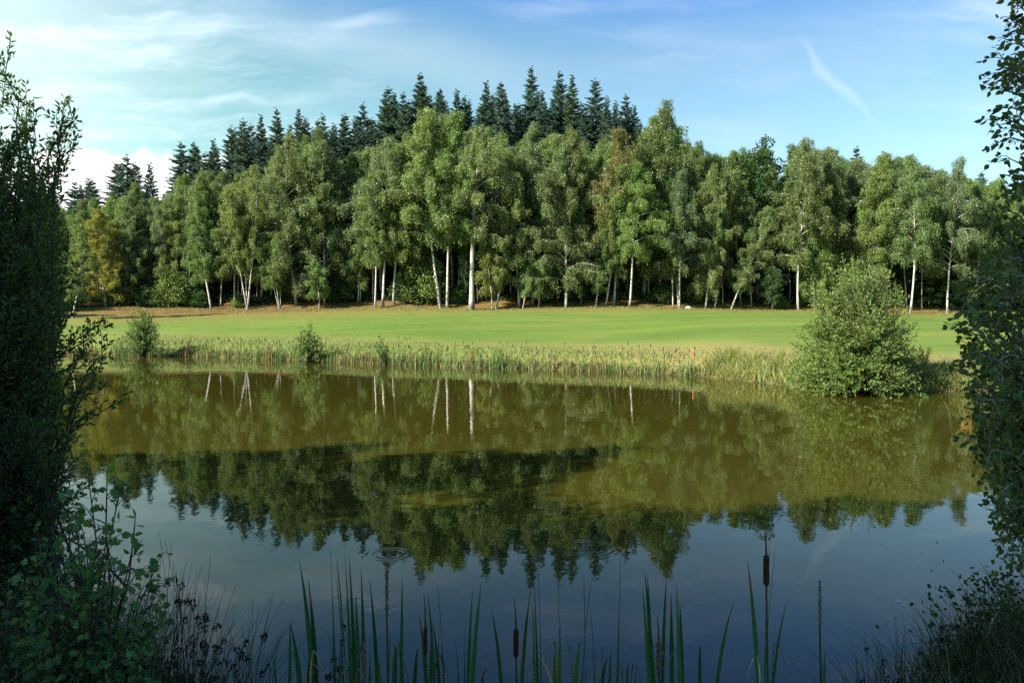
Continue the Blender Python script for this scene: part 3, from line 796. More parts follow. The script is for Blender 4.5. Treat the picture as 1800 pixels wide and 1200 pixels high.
BUSH = broad_kind(41, H=3.0, c0=.05, width=1.5, per=120, leaf=.17)
for (px, Y, hh, hue, lab) in ((305, 78.0, 3.1, 'green', 'round green bush at the wood edge right of the golden birch'), (262, 77.8, 1.9, 'dark', 'low dark bush left of the round green bush'),
        (283, 77.6, 1.5, 'dark', 'lowest dark bush close left of the round green bush'), (335, 78.2, 2.0, 'dark', 'dark bush between the round bush and the twin white trunks'),
        (212, 78.5, 3.4, 'grey', 'pale green bush just right of the golden birch foot'), (352, 77.6, 1.3, 'dark', 'small dark bush left of the twin white trunks'),
        (420, 77.8, .9, 'fresh', 'low bright bush at the foot of the three-pole birch'), (726, 79.0, 3.4, 'dark', 'dark bush in the shade right of the bow-trunked birch'),
        (745, 78.8, 4.6, 'green', 'taller green bush in the gap left of the left-bending birch'), (805, 78.6, 1.5, 'dark', 'low dark bush left of the thickest white trunk'),
        (955, 78.8, 2.0, 'dark', 'dark low bush behind the right low bright birch'), (1163, 78.6, 1.8, 'dark', 'dark bush left of the spotted birch'),
        (1372, 77.5, .9, 'fresh', 'low bright bush at the foot of the small oak'), (1220, 79.2, 2.6, 'dark', 'dark bush in the shade right of the spotted birch'),
        (115, 76.5, 3.0, 'green', 'green bush on the left slope behind the lone small birch'), (85, 74, 3.2, 'green', 'green bush at the left border behind the near willow'),
        (600, 79.3, 2.4, 'dark', 'dark bush left of the shaded low sapling'), (1010, 79.2, 2.4, 'dark', 'dark bush right behind the large hanging birch')):
    x = by_px(px, Y); o = empty('shrub', (x, Y, tz(x, Y)), lab, 'shrub', 'bushes at the foot of the wood')
    s = hh / 3.0; o.scale = (s ** .7, s ** .7, s)
    t = link('stems', BUSH[0], o); c_ = link('foliage', BUSH[1], o); rz = R.uniform(0, 6)
    t.rotation_euler = c_.rotation_euler = (0, 0, rz); c_.color = (*HUE[hue], 1)

# ------------------------------------------------------------------ shrubs built from shoots
def shoots(tr, cr, branches, leafL, leafW, col, per_m=30, shoot=(.25, .6), every=.12, start=.3, fold=None, ang=(.5, 1.0), up=.35, wood=.012, droop=0.0, thick=None):
    """branches: list of (base, control, tip, radius)"""
    PP, DD = [], []
    for (b, c_, t, rad) in branches:
        b, c_, t = map(lambda a: np.asarray(a, float), (b, c_, t))
        L = np.linalg.norm(t - b); n_ = max(5, int(L / .25))
        pts = bez(b, c_, t, n_)
        pts[1:-1] += rng.normal(0, .012 * L ** .5, (n_ - 2, 3))
        tube(tr, pts, np.linspace(rad, wood * .3, n_), 5)
        m_ = max(2, int(L * (1 - start) / every))
        fr = np.concatenate([start + (1 - start) * (np.arange(m_) + rng.uniform(0, 1, m_)) / m_, [1.0]])
        tan = norm(np.gradient(pts, axis=0))
        tt = np.linspace(0, 1, n_)
        for f in fr:
            o = np.array([np.interp(f, tt, pts[:, a]) for a in range(3)]); tg = norm(np.array([np.interp(f, tt, tan[:, a]) for a in range(3)]))
            sl_ = rng.uniform(*shoot) * (1.1 - .45 * f)
            side = norm(np.cross(tg, norm(rng.normal(size=3))))
            a_ = 0 if f == 1.0 else rng.uniform(*ang)
            dv = norm(tg * math.cos(a_) + side * math.sin(a_) + np.array([0, 0, up - droop]))
            e = o + dv * sl_ + np.array([0, 0, -droop * sl_ * .5])
            sp = bez(o, o + dv * sl_ * .5 + np.array([0, 0, .04]), e, 4)
            tube(tr, sp, np.linspace(wood * .32, wood * .12, 4), 3)
            q_ = max(3, int(sl_ * per_m))
            g = (np.arange(q_) + rng.uniform(.2, 1, q_)) / q_
            lp = np.stack([np.interp(g, np.linspace(0, 1, 4), sp[:, a]) for a in range(3)], 1)
            sd_ = norm(np.cross(dv, norm(rng.normal(size=(q_, 3)))))
            PP.append(lp); DD.append(dv * .75 + sd_ * rng.uniform(.5, 1.1, (q_, 1)) + np.array([0, 0, -droop - .08]))
    pp = np.concatenate(PP); dr = np.concatenate(DD); n_ = len(pp)
    sz = rng.uniform(.65, 1.2, n_)
    leaves(cr, pp + norm(dr) * .008, dr, leafL * sz, leafW * sz, jit(n_, col, .2, .1), fold)
    return n_

# big willow bush on the far shore
def bush_thing(name, base, branches, leafL, leafW, col, label, cat, part=('stems', 'foliage'), m=M_BUSH, woodm=M_WOOD, group=None, **kw):
    base = np.asarray(base, float)
    tr, cr = MB(), MB()
    br = [(np.asarray(b, float) - base, np.asarray(c_, float) - base, np.asarray(t, float) - base, r_) for b, c_, t, r_ in branches]
    n_ = shoots(tr, cr, br, leafL, leafW, col, **kw)
    o = empty(name, base, label, cat, group)
    tr.build(part[0], woodm, o); cr.build(part[1], m, o, smooth=False)
    return o

YB = 28.0
base = np.array([by_px(1505, YB), YB, .1])
br = []
for i in range(430):
    az = rng.uniform(0, 6.283)
    el = math.radians(rng.choice([rng.uniform(-6, 25), rng.uniform(15, 55), rng.uniform(50, 89)], p=[.36, .34, .30]))
    ax_, az_ = 2.25 * (1 + .09 * math.sin(3 * az + 1) + .08 * math.sin(5 * az + 2.5 * el)), 4.0 * (1 + .08 * math.sin(2 * az))
    rr_ = rng.uniform(.55, 1.0) ** .5
    k_ = ((math.cos(el) / ax_) ** 2.7 + (max(0, math.sin(el)) / az_) ** 2.7) ** (-1 / 2.7)
    k_ *= 1 - .10 * math.sin(2 * max(0, el))
    t = base + rr_ * k_ * np.array([math.cos(az) * math.cos(el), math.sin(az) * math.cos(el) * .85, math.sin(el)])
    t[2] = max(t[2], .12)
    b = base + rng.normal(0, .3, 3) * np.array([1, 1, 0])
    c_ = b * .4 + t * .6 + np.array([0, 0, .25 + .35 * rr_])
    c_[:2] = b[:2] * .62 + t[:2] * .38 if el > .6 else c_[:2]
    br.append((b, c_, t, .03))
for i in range(46):
    a_ = rng.uniform(-1, 1); q_ = rng.uniform(-1, 1)
    t = base + np.array([a_ * 1.5, q_ * 1.2, 4.35 - 1.0 * (a_ * a_ + .6 * q_ * q_) + rng.normal(0, .24)])
    b = base + np.array([a_ * .3, q_ * .3, .3]); br.append((b, b * .5 + t * .5 + np.array([a_ * .2, q_ * .2, .1]), t, .02))
bush_thing('willow_bush', base, br, .12, .046, (.135, .200, .046), 'big round yellow-green willow bush leaning over the water on the right shore', 'bush',
           per_m=25, shoot=(.3, .75), every=.14, start=.30, up=.35)

def small_bush(px, Y, w_, h_, n_, leafL, leafW, col, label, upr=.5):
    base = np.array([by_px(px, Y), Y, max(0.0, tz(by_px(px, Y), Y))]); br = []
    for i in range(n_):
        az = rng.uniform(0, 6.283); rr_ = rng.uniform(.1, 1) ** .5
        hz_ = rng.uniform(.06, 1) * (1 - .25 * math.sin(az * 3 + px))
        t = base + np.array([math.cos(az) * w_ * rr_ * (1.05 - .55 * hz_), math.sin(az) * w_ * rr_ * (1.05 - .55 * hz_), h_ * hz_ * (1.05 - .2 * rr_)])
        b = base + rng.normal(0, .08, 3) * np.array([1, 1, 0])
        br.append((b, b * .5 + t * .5 + np.array([0, 0, .2 * h_]), t, .018))
    return bush_thing('willow_bush', base, br, leafL, leafW, col, label, 'bush', per_m=18, shoot=(.2, .45), every=.16, start=.25, up=upr)
small_bush(250, 48.8, 1.55, 2.75, 120, .15, .065, (.095, .160, .045), 'rounded dark green willow bush among the reeds on the far left shore')
small_bush(541, 44.4, 1.1, 1.95, 80, .14, .07, (.125, .190, .052), 'small light green willow bush among the reeds left of the slim sapling')
small_bush(671, 42.4, .42, 1.65, 26, .12, .055, (.095, .16, .05), 'slim upright sapling among the reeds below the tan-stemmed birches', .7)

# ------------------------------------------------------------------ reeds and rough grass on the far bank (uncountable)
def blades(mb, p, h, w_, lean, col_lo, col_hi, seg=3, m=0):
    n_ = len(p)
    az = rng.uniform(0, 6.283, n_); hz = np.stack([np.cos(az), np.sin(az), az * 0], 1)
    fa = rng.uniform(0, 6.283, n_); sd_ = np.stack([np.cos(fa), np.sin(fa) * .5, fa * 0], 1); sd_ = norm(sd_)
    rows, cols = [], []
    for k in range(seg + 1):
        f = k / seg
        c0_ = p + np.array([0, 0, 1]) * (h * f)[:, None] * (1 - .18 * (lean * f)[:, None]) + hz * (lean * h * f ** 1.8)[:, None]
        ww = (w_ * (1 - f ** 2.2) + .0012)[:, None] * .5
        rows.append(c0_ - sd_ * ww); rows.append(c0_ + sd_ * ww)
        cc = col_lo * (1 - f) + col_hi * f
        cols += [cc, cc]
    V = np.stack(rows, 1); Cc = np.stack(cols, 1)
    b = np.arange(n_)[:, None] * (2 * (seg + 1))
    f = np.concatenate([b + np.array([[2 * k, 2 * k + 1, 2 * k + 3, 2 * k + 2]]) for k in range(seg)])
    mb.add(V.reshape(-1, 3), f, Cc.reshape(-1, 3), m)

def shore_points(n_, px0, px1, off_lo, off_hi):
    """points along the far shore between two photo columns, off metres landward of the waterline"""
    out = []
    fp = smooth_poly(SHORE, 12); fp = fp[: len(FAR) * 12]
    sel = fp[(fp[:, 1] > 24)]
    pxs = 900 + sel[:, 0] / sel[:, 1] * F
    m_ = (pxs > px0) & (pxs < px1); sel = sel[m_]
    sel = sel[np.argsort(sel[:, 0])]
    L = np.concatenate([[0], np.cumsum(np.linalg.norm(np.diff(sel, axis=0), axis=1))])
    t = rng.uniform(0, L[-1], n_)
    x = np.interp(t, L, sel[:, 0]); y = np.interp(t, L, sel[:, 1])
    off = rng.uniform(off_lo, off_hi, n_)
    # landward normal: away from the pond
    gxn = np.interp(t, L, np.gradient(sel[:, 1], L)) * -1; gyn = np.interp(t, L, np.gradient(sel[:, 0], L))
    x = x + gxn * off; y = y + gyn * off
    return np.stack([x, y, np.maximum(terrain(x, y), -.15)], 1), t

mb = MB()
p, t = shore_points(6000, 120, 1235, -.40, .35)
clump = .46 + .30 * np.sin(t * 1.9 + 1.3) * np.sin(t * .73) + .30 * np.sin(t * 4.7 + np.sin(t * 1.3) * 2) * np.sin(t * .41 + 1) + .18 * np.sin(t * 9.3) + rng.normal(0, .12, len(t))
keep = (clump > .22)
p, t, clump = p[keep], t[keep], clump[keep]; n_ = len(p)
hgt = (.16 + .78 * np.clip(clump, 0, 1)) * rng.uniform(.5, 1.15, n_)
tallf = np.interp(900 + p[:, 0] / p[:, 1] * F, [150, 320, 700, 1000, 1230], [1.1, 1.0, 1.08, .95, .75])
green = jit(n_, (.075, .160, .030), .25, .14); dry = jit(n_, (.30, .215, .085), .25, .08); dk = jit(n_, (.035, .065, .030), .2, .1); rus = jit(n_, (.16, .075, .03), .2, .1)
sel = rng.uniform(0, 1, n_); patchn = np.sin(t * .55 + 2) * .5 + .5
hi = np.where((sel < .08 + .2 * (patchn > .76))[:, None], dry * .8, np.where((sel > .80)[:, None], dk, green))
hi = np.where(((np.sin(t * .9 + .4) > .93) & (sel < .6))[:, None], rus, hi)
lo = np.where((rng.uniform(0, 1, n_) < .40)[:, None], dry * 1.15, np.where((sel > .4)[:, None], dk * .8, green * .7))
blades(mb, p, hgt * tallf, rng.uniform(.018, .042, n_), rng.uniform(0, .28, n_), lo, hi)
# dark cattail heads on their stems among them
p, t = shore_points(190, 160, 1260, -.35, .2); n_ = len(p)
hh = rng.uniform(.85, 1.5, n_)
for a, h_ in zip(p, hh):
    lx, ly = rng.normal(0, .05, 2)
    top = a + np.array([lx, ly, h_])
    tube(mb, [a, (a + top) / 2, top + np.array([0, 0, .05])], [.006, .006, .003], 3, (.12, .12, .05))
    tube(mb, [top - np.array([0, 0, .17]), top - np.array([0, 0, .15]), top - np.array([0, 0, .02]), top], [.006, .018, .018, .005], 6, (.045, .026, .014))
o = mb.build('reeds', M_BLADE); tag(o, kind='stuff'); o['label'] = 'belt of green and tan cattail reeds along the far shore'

mb = MB()
p, t = shore_points(15000, 150, 1780, .15, 5.0); n_ = len(p)
dd = sdist(p[:, 0], p[:, 1])
hgt = np.interp(dd, [0, .5, 2.0, 3.2, 5.0], [.24, .34, .22, .10, .05]) * rng.uniform(.5, 1.3, n_)
g1 = jit(n_, (.095, .165, .034), .28, .14); g2 = jit(n_, (.32, .25, .12), .2, .08); g3 = jit(n_, (.22, .13, .06), .2, .1)
px_ = 900 + p[:, 0] / p[:, 1] * F
dryp = np.interp(px_, [150, 700, 1100, 1300, 1780], [.08, .12, .26, .40, .45]) + np.interp(dd, [0, 1.2, 3], [-.12, 0, .28])
s_ = rng.uniform(0, 1, n_)
hi = np.where((s_ < dryp)[:, None], g2, np.where((s_ > .94)[:, None], g3, g1))
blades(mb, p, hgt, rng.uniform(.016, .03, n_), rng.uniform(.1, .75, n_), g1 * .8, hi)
# extra dense tussocks on the right bank, where no reeds stand
p, t = shore_points(9000, 1225, 1790, .0, 2.0); n_ = len(p)
tus = np.sin(t * 3.1) * np.sin(t * 1.17 + 1) * .5 + .5
g1 = jit(n_, (.170, .210, .040), .25, .14); g2 = jit(n_, (.38, .31, .15), .2, .08)
hi = np.where((rng.uniform(0, 1, n_) < .34)[:, None], g2, g1)
blades(mb, p, (.25 + .5 * tus) * rng.uniform(.5, 1.3, n_), rng.uniform(.014, .026, n_), rng.uniform(.2, 1.0, n_), g1 * .7, hi)
o = mb.build('bank_grass', M_BLADE); tag(o, kind='stuff'); o['label'] = 'rough tawny grass on the far bank'

mb = MB()
n_ = 16000
x = rng.uniform(-58, 58, n_); y = 77.5 - np.abs(rng.normal(0, 2.6, n_)); p = np.stack([x, y, terrain(x, y)], 1)
c1 = jit(n_, (.19, .15, .05), .22, .1); c2 = jit(n_, (.11, .15, .035), .2, .1)
hi = np.where((rng.uniform(0, 1, n_) < .6)[:, None], c1, c2)
blades(mb, p, rng.uniform(.05, .16, n_), rng.uniform(.02, .05, n_), rng.uniform(.2, .9, n_), hi * .8, hi, seg=2)
o = mb.build('worn_grass', M_BLADE); tag(o, kind='stuff'); o['label'] = 'thin dry grass at the edge of the wood'

# yellow dock stands right of the big bush
for i, (px, Y, h_, lab) in enumerate(((1627, 29.6, 1.0, 'yellow-brown dock plant on the bank close right of the big willow bush'), (1703, 29.8, 1.35, 'taller yellow-brown dock plant behind the near right tree'))):
    x = by_px(px, Y); z = tz(x, Y); st, hd = MB(), MB()
    for k in range(14):
        tp = np.array([rng.normal(0, .2), rng.normal(0, .15), h_ * rng.uniform(.6, 1.05)])
        pts = bez(np.zeros(3), np.array([tp[0] * .3, tp[1] * .3, tp[2] * .6]), tp, 6)
        tube(st, pts, np.linspace(.008, .003, 6), 4, (.26, .18, .05))
        q_ = 46; f = rng.uniform(.3, 1, q_)
        pp = np.stack([np.interp(f, np.linspace(0, 1, 6), pts[:, a]) for a in range(3)], 1) + rng.normal(0, .025, (q_, 3))
        leaves(hd, pp, rng.normal(size=(q_, 3)) + np.array([0, 0, .6]), .07, .035, jit(q_, (.36, .24, .055), .2, .1))
    o = empty('dock_plant', (x, Y, z), lab, 'plant', 'dock plants on the right bank'); st.build('stems', M_BLADE, o); hd.build('foliage', M_BLADE, o, smooth=False)  # the foliage part here is the dock's seed heads, not leaves

# ------------------------------------------------------------------ small things on the far bank
M_RED = plain('red_paint', (.62, .10, .05), .5, .12); M_GREYWOOD = plain('grey_driftwood', (.30, .27, .23), .85, .4, 20); M_STONE = plain('pale_stone', (.50, .48, .43), .9, .3, 6)
x, y = by_px(1218, 36.4), 36.4; z = tz(x, y); mb = MB()
o = empty('marker_stake', (x, y, z), 'thin red marker stake standing in the tawny grass of the far bank', 'stake')
tube(mb, [(0, 0, -.2), (0, 0, .3), (.004, 0, .56)], [.02, .02, .02], 8); tube(mb, [(.004, 0, .56), (.004, 0, .575)], [.02, .002], 8)
mb.build('post', M_RED, o)
cp = MB(); tube(cp, [(.003, 0, .44), (.003, 0, .50)], [.023, .023], 8); cp.build('band', plain('band_white', (.75, .35, .28), .5, .1), o)
for (px, py, dx_, dy_, dz_, r_, lab) in ((1303, 666, .34, -.15, -.13, .045, 'short broken driftwood limb lying at the waterline of the right bank'), (1309, 669, -.30, -.1, .20, .035, 'driftwood limb propped up across the other at the waterline')):
    Y = EYE * F / (py - HOR) + .15; b = P(px, py, Y); b[2] = .10; mb = MB()
    o = empty('driftwood', b, lab, 'driftwood', 'driftwood at the waterline'); tip = np.array([dx_, dy_, dz_])
    tube(mb, [-tip * .6, (0, 0, .02), tip * .5 + np.array([0, 0, .01]), tip], [r_ * .8, r_, r_ * .8, r_ * .3], 8); mb.build('limb', M_GREYWOOD, o)
    m2 = MB(); tube(m2, [tip * .3, tip * .35 + np.array([.05, 0, .12]), tip * .4 + np.array([.07, 0, .2])], [.018, .012, .005], 6); m2.build('twig', M_GREYWOOD, o)
x, y = by_px(1210, 76.2), 76.2; mb = MB()
k = 10; th = np.linspace(0, np.pi / 2, 5); ring = []
for a in th:
    for b_ in np.linspace(0, 6.283, k, endpoint=False):
        ring.append((.34 * math.cos(a) * math.cos(b_) * (1 + .2 * math.sin(3 * b_)), .24 * math.cos(a) * math.sin(b_), .26 * math.sin(a) * (1 + .15 * math.cos(2 * b_))))
f = [(r_ * k + j, r_ * k + (j + 1) % k, (r_ + 1) * k + (j + 1) % k, (r_ + 1) * k + j) for r_ in range(4) for j in range(k)]
mb.add(ring, f); o = mb.build('stone', M_STONE); o.location = (x, y, tz(x, y) - .04); tag(o, 'small pale stone at the lawn edge right of the spotted birch', 'stone')

# feather and specks on the water
mb = MB(); leaves(mb, np.array([[0, 0, 0.]]), np.array([[1, .3, .05]]), .07, .03, np.array([[.8, .8, .78]]), .2)
o = mb.build('feather', M_DRY); Y = EYE * F / (1058 - HOR); o.location = (by_px(1574, Y), Y, .006); tag(o, 'small white feather floating on the dark blue water at the lower right', 'feather')
for i, (px, py, cl, lab) in enumerate(((1550, 957, 0, 'dark leaf speck afloat, leftmost of the upper row right of the tall dead stalk'), (1620, 972, 0, 'dark leaf speck afloat above the white feather, nearest of the upper row'), (1646, 953, 0, 'dark leaf speck afloat, highest right of the group'),
        (1658, 986, 0, 'dark leaf speck afloat below the upper row'), (1636, 1003, 0, 'dark leaf speck afloat directly above the white feather'), (1690, 1028, 0, 'dark leaf speck afloat right of the white feather'), (842, 806, 1, 'pale leaf fleck afloat below the thickest white trunk reflection'),
        (1025, 750, 1, 'pale leaf fleck afloat left of the brilliant white trunk reflection'), (1084, 790, 1, 'pale leaf fleck afloat in mid pond right of centre'), (1188, 790, 1, 'pale leaf fleck afloat in mid pond farther right'))):
    mb = MB(); leaves(mb, np.array([[0, 0, 0.], [.01, .01, .002]]), np.array([[1, R.uniform(-1, 1), .02], [.2, 1, .03]]), .024 if cl == 0 else .05, .014, np.array([[.03, .025, .015]] * 2) if cl == 0 else np.array([[.6, .58, .45]] * 2), .15)
    o = mb.build('floating_leaf', M_DRY); Y = EYE * F / (py - HOR); o.location = (by_px(px, Y), Y, .006); tag(o, lab, 'leaf', 'leaves floating on the pond')

# ------------------------------------------------------------------ near willow at the left border
YL = 7.2
base = np.array([by_px(-30, YL), YL, .45])
tips = [(15, 95), (8, 150), (46, 182), (60, 215), (112, 188), (100, 225), (128, 210), (130, 255), (112, 295), (72, 325), (85, 270), (40, 240), (20, 260), (60, 290), (30, 330), (92, 355), (70, 390), (105, 420), (118, 455), (125, 500),
        (132, 540), (160, 580), (180, 620), (168, 590), (150, 610), (175, 650), (198, 712), (170, 690), (152, 735), (128, 760), (112, 790), (120, 830), (100, 820), (135, 870), (90, 860)]
SZONE = [(-60, 150, 40), (-60, 100, 300), (-60, 95, 420), (-60, 125, 520), (-60, 150, 640), (-60, 140, 720), (-60, 95, 800), (-60, 90, 900)]
def zone_w(y): return np.interp(y, [40, 180, 300, 420, 520, 620, 700, 760, 830, 900, 980], [-20, 50, 70, 92, 118, 140, 135, 100, 85, 110, 100])
br = []
stems = [base + np.array([-.5, .2, 0]), base + np.array([0, 0, 0]), base + np.array([.35, .3, -.05]), base + np.array([-.9, .6, .1]), base + np.array([.15, .8, 0])]
for (px, py) in tips:
    t = P(px, py, YL + rng.uniform(-.5, .5)); b = stems[rng.integers(len(stems))]
    c_ = b + (t - b) * np.array([.25, .5, .6]) + np.array([0, 0, .25])
    br.append((b, c_, t, .022))
for i in range(230):
    py = rng.uniform(330, 960); px = rng.uniform(-140, zone_w(py) - 8)
    t = P(px, py, YL + rng.uniform(-1.0, 1.5)); b = stems[rng.integers(len(stems))]
    c_ = b + (t - b) * np.array([.3, .5, .6]) + np.array([0, 0, .3])
    br.append((b, c_, t, .02))
for i in range(26):
    py = rng.uniform(210, 350); px = rng.uniform(-160, zone_w(py) - 10)
    t = P(px, py, YL + rng.uniform(-.8, 1.0)); b = stems[rng.integers(len(stems))]
    br.append((b, b + (t - b) * np.array([.3, .5, .6]), t, .02))
bush_thing('willow_tree', base, br, .055, .022, (.105, .175, .050), 'dark many-stemmed willow filling the left border, twigs against the sky', 'tree',
           ('trunk', 'crown'), M_NEAR, M_WOOD, per_m=62, shoot=(.10, .32), every=.065, start=.42, up=.25, fold=.12)

# lower left: dark shrub over the water
base = np.array([by_px(0, 6.6), 6.6, .45]); br = []
for i in range(150):
    py = rng.uniform(740, 1020); px = rng.uniform(-110, np.interp(py, [740, 800, 860, 930, 1010], [60, 85, 125, 110, 90]))
    t = P(px, py, 6.7 + rng.uniform(-.5, .9)); b = base + rng.normal(0, .3, 3) * np.array([1, 1, 0])
    br.append((b, b * .5 + t * .5 + np.array([0, 0, .3]), t, .014))
bush_thing('willow_bush', base, br, .055, .022, (.06, .10, .035), 'low dark bush under the left willow, twigs against the water', 'bush', ('stems', 'foliage'), M_NEAR, M_WOOD, per_m=40, shoot=(.15, .35), every=.07, start=.3, fold=.12)

# birch sapling with large leaves
YS = 4.3
base = np.array([by_px(150, YS), YS, tz(by_px(150, YS), YS)]); br = []
st_tips = [(188, 850), (205, 890), (236, 930), (228, 985), (160, 875), (135, 925), (120, 905), (95, 985), (70, 960), (55, 1040), (272, 1000), (262, 1040), (240, 1060), (100, 1050), (150, 960), (185, 960), (200, 1010), (130, 1010), (60, 1110), (30, 1150), (90, 1120), (140, 1090), (180, 1080), (225, 1110), (265, 1110), (120, 1170), (170, 1150), (215, 1170), (255, 1180), (70, 1180), (40, 1190)]
for (px, py) in st_tips + [(a - 12 + rng.normal(0, 12), b + 30 + abs(rng.normal(0, 30))) for a, b in st_tips[6:]]:
    t = P(px, py, YS + rng.uniform(-.35, .35)); b = base + rng.normal(0, .06, 3) * np.array([1, 1, 0])
    br.append((b, b + (t - b) * np.array([.35, .5, .6]), t, .010))
bush_thing('birch_sapling', base, br, .053, .042, (.115, .225, .070), 'young birch with large heart-shaped leaves at the lower left corner', 'sapling', ('stems', 'leaves'), M_NEAR, M_WOOD, per_m=29, shoot=(.12, .30), every=.09, start=.28, fold=.10, droop=.35, up=.1)

# near birch on the right border
YR = 5.7
base = np.array([by_px(1850, YR), YR, tz(by_px(1850, YR), YR) - .05])
EX = [-150, 0, 60, 100, 200, 260, 300, 400, 450, 520, 560, 600, 650, 700, 760, 800, 850, 900, 950, 990, 1040]
EW = [8 + q_ for q_ in (1790, 1768, 1750, 1736, 1738, 1728, 1742, 1730, 1712, 1672, 1664, 1680, 1690, 1702, 1690, 1712, 1736, 1732, 1734, 1752, 1790)]
br = []
trunk_pts = [(1850, 1050), (1838, 700), (1846, 400), (1840, 100), (1850, -250), (1858, -520)]
TP = np.array([P(a, b, YR) for a, b in trunk_pts])
def trunk_at(z): return np.array([np.interp(z, TP[:, 2], TP[:, a]) for a in range(3)])
for i in range(520):
    py = rng.uniform(-330, 1010) if i > 34 else np.linspace(-20, 1000, 35)[i]
    if i > 34 and py < 400 and rng.uniform() < .62: continue
    e = np.interp(py, EX, EW) + 14 + 18 * float(250 < py < 480)
    px = (e + rng.exponential(70) if i % 2 else rng.uniform(e, 1990)) if i > 34 else e + abs(rng.normal(0, 4))
    t = P(px, py, YR + rng.uniform(-.9, .9) * (1 if i > 34 else .4))
    b = trunk_at(t[2] - rng.uniform(.1, .7) if t[2] > 1.6 else t[2] + rng.uniform(.0, .4))
    br.append((b, b * .45 + t * .55 + np.array([0, 0, .18]), t, .014))
tr, cr = MB(), MB()
o = empty('birch_tree', base, 'near birch at the right border, leaves reaching down to the water', 'tree')
brl = [tuple(np.asarray(q_) - base for q_ in b_[:3]) + (b_[3],) for b_ in br]
shoots(tr, cr, brl, .053, .039, (.110, .158, .044), per_m=36, shoot=(.10, .26), every=.085, start=.22, fold=.10, droop=.25, up=.15)
tube(tr, np.concatenate([[[0, 0, -.2]], TP - base]), np.array([.085, .08, .07, .06, .05, .035, .015]), 10)
tr.build('trunk', M_BARK2, o); cr.build('crown', M_NEAR, o, smooth=False)

# ------------------------------------------------------------------ cattails in front
CAT_G = np.array((.038, .108, .040))
def ribbon(pts, wid, tw0, tw1, col, brown_tip=False):
    mb = MB(); k = len(pts); t = norm(np.gradient(pts, axis=0)); f = np.linspace(0, 1, k)
    an = tw0 + (tw1 - tw0) * f
    sd_ = np.array([1.0, 0, 0])[None, :] * np.cos(an)[:, None] + np.array([0, 1.0, 0])[None, :] * np.sin(an)[:, None]
    sd_ = norm(sd_ - t * np.sum(sd_ * t, 1, keepdims=True)); nn = np.cross(t, sd_)
    wd = wid * np.minimum(1, (1 - f) * 3.2 + .02) ** .8
    v = np.stack([pts - sd_ * wd[:, None] * .5, pts + nn * wd[:, None] * .16, pts + sd_ * wd[:, None] * .5], 1)
    b = np.arange(k - 1)[:, None] * 3
    fc = np.concatenate([b + np.array([[0, 1, 4, 3]]), b + np.array([[1, 2, 5, 4]])])
    cc = np.repeat(np.asarray(col)[None, :], k, 0) * (1.15 - .3 * f[:, None])
    if brown_tip: cc = np.where((f > .86)[:, None], np.array([[.20, .10, .04]]), cc)
    mb.add(v.reshape(-1, 3), fc, np.repeat(cc, 3, 0)); return mb

def head_tube(pts_r, col, ragged=0.0, n_=12):
    """seed head lathe about Z: list of (z, r)"""
    mb = MB(); z = np.array([a for a, b in pts_r]); r_ = np.array([b for a, b in pts_r])
    zz = np.linspace(z[0], z[-1], 34); rr_ = np.interp(zz, z, r_)
    an = np.linspace(0, 6.283, n_, endpoint=False)
    j_ = 1 + rng.normal(0, .04 + ragged, (34, n_))
    v = np.stack([np.cos(an)[None] * rr_[:, None] * j_, np.sin(an)[None] * rr_[:, None] * j_, np.repeat(zz[:, None], n_, 1)], -1)
    i_ = np.arange(33)[:, None] * n_; j = np.arange(n_)[None]; j2 = (j + 1) % n_
    cc = np.asarray(col)[None] * np.exp(rng.normal(0, .1 + ragged, (34 * n_, 1)))
    mb.add(v.reshape(-1, 3), np.stack([i_ + j, i_ + j2, i_ + n_ + j2, i_ + n_ + j], -1).reshape(-1, 4), cc)
    return mb

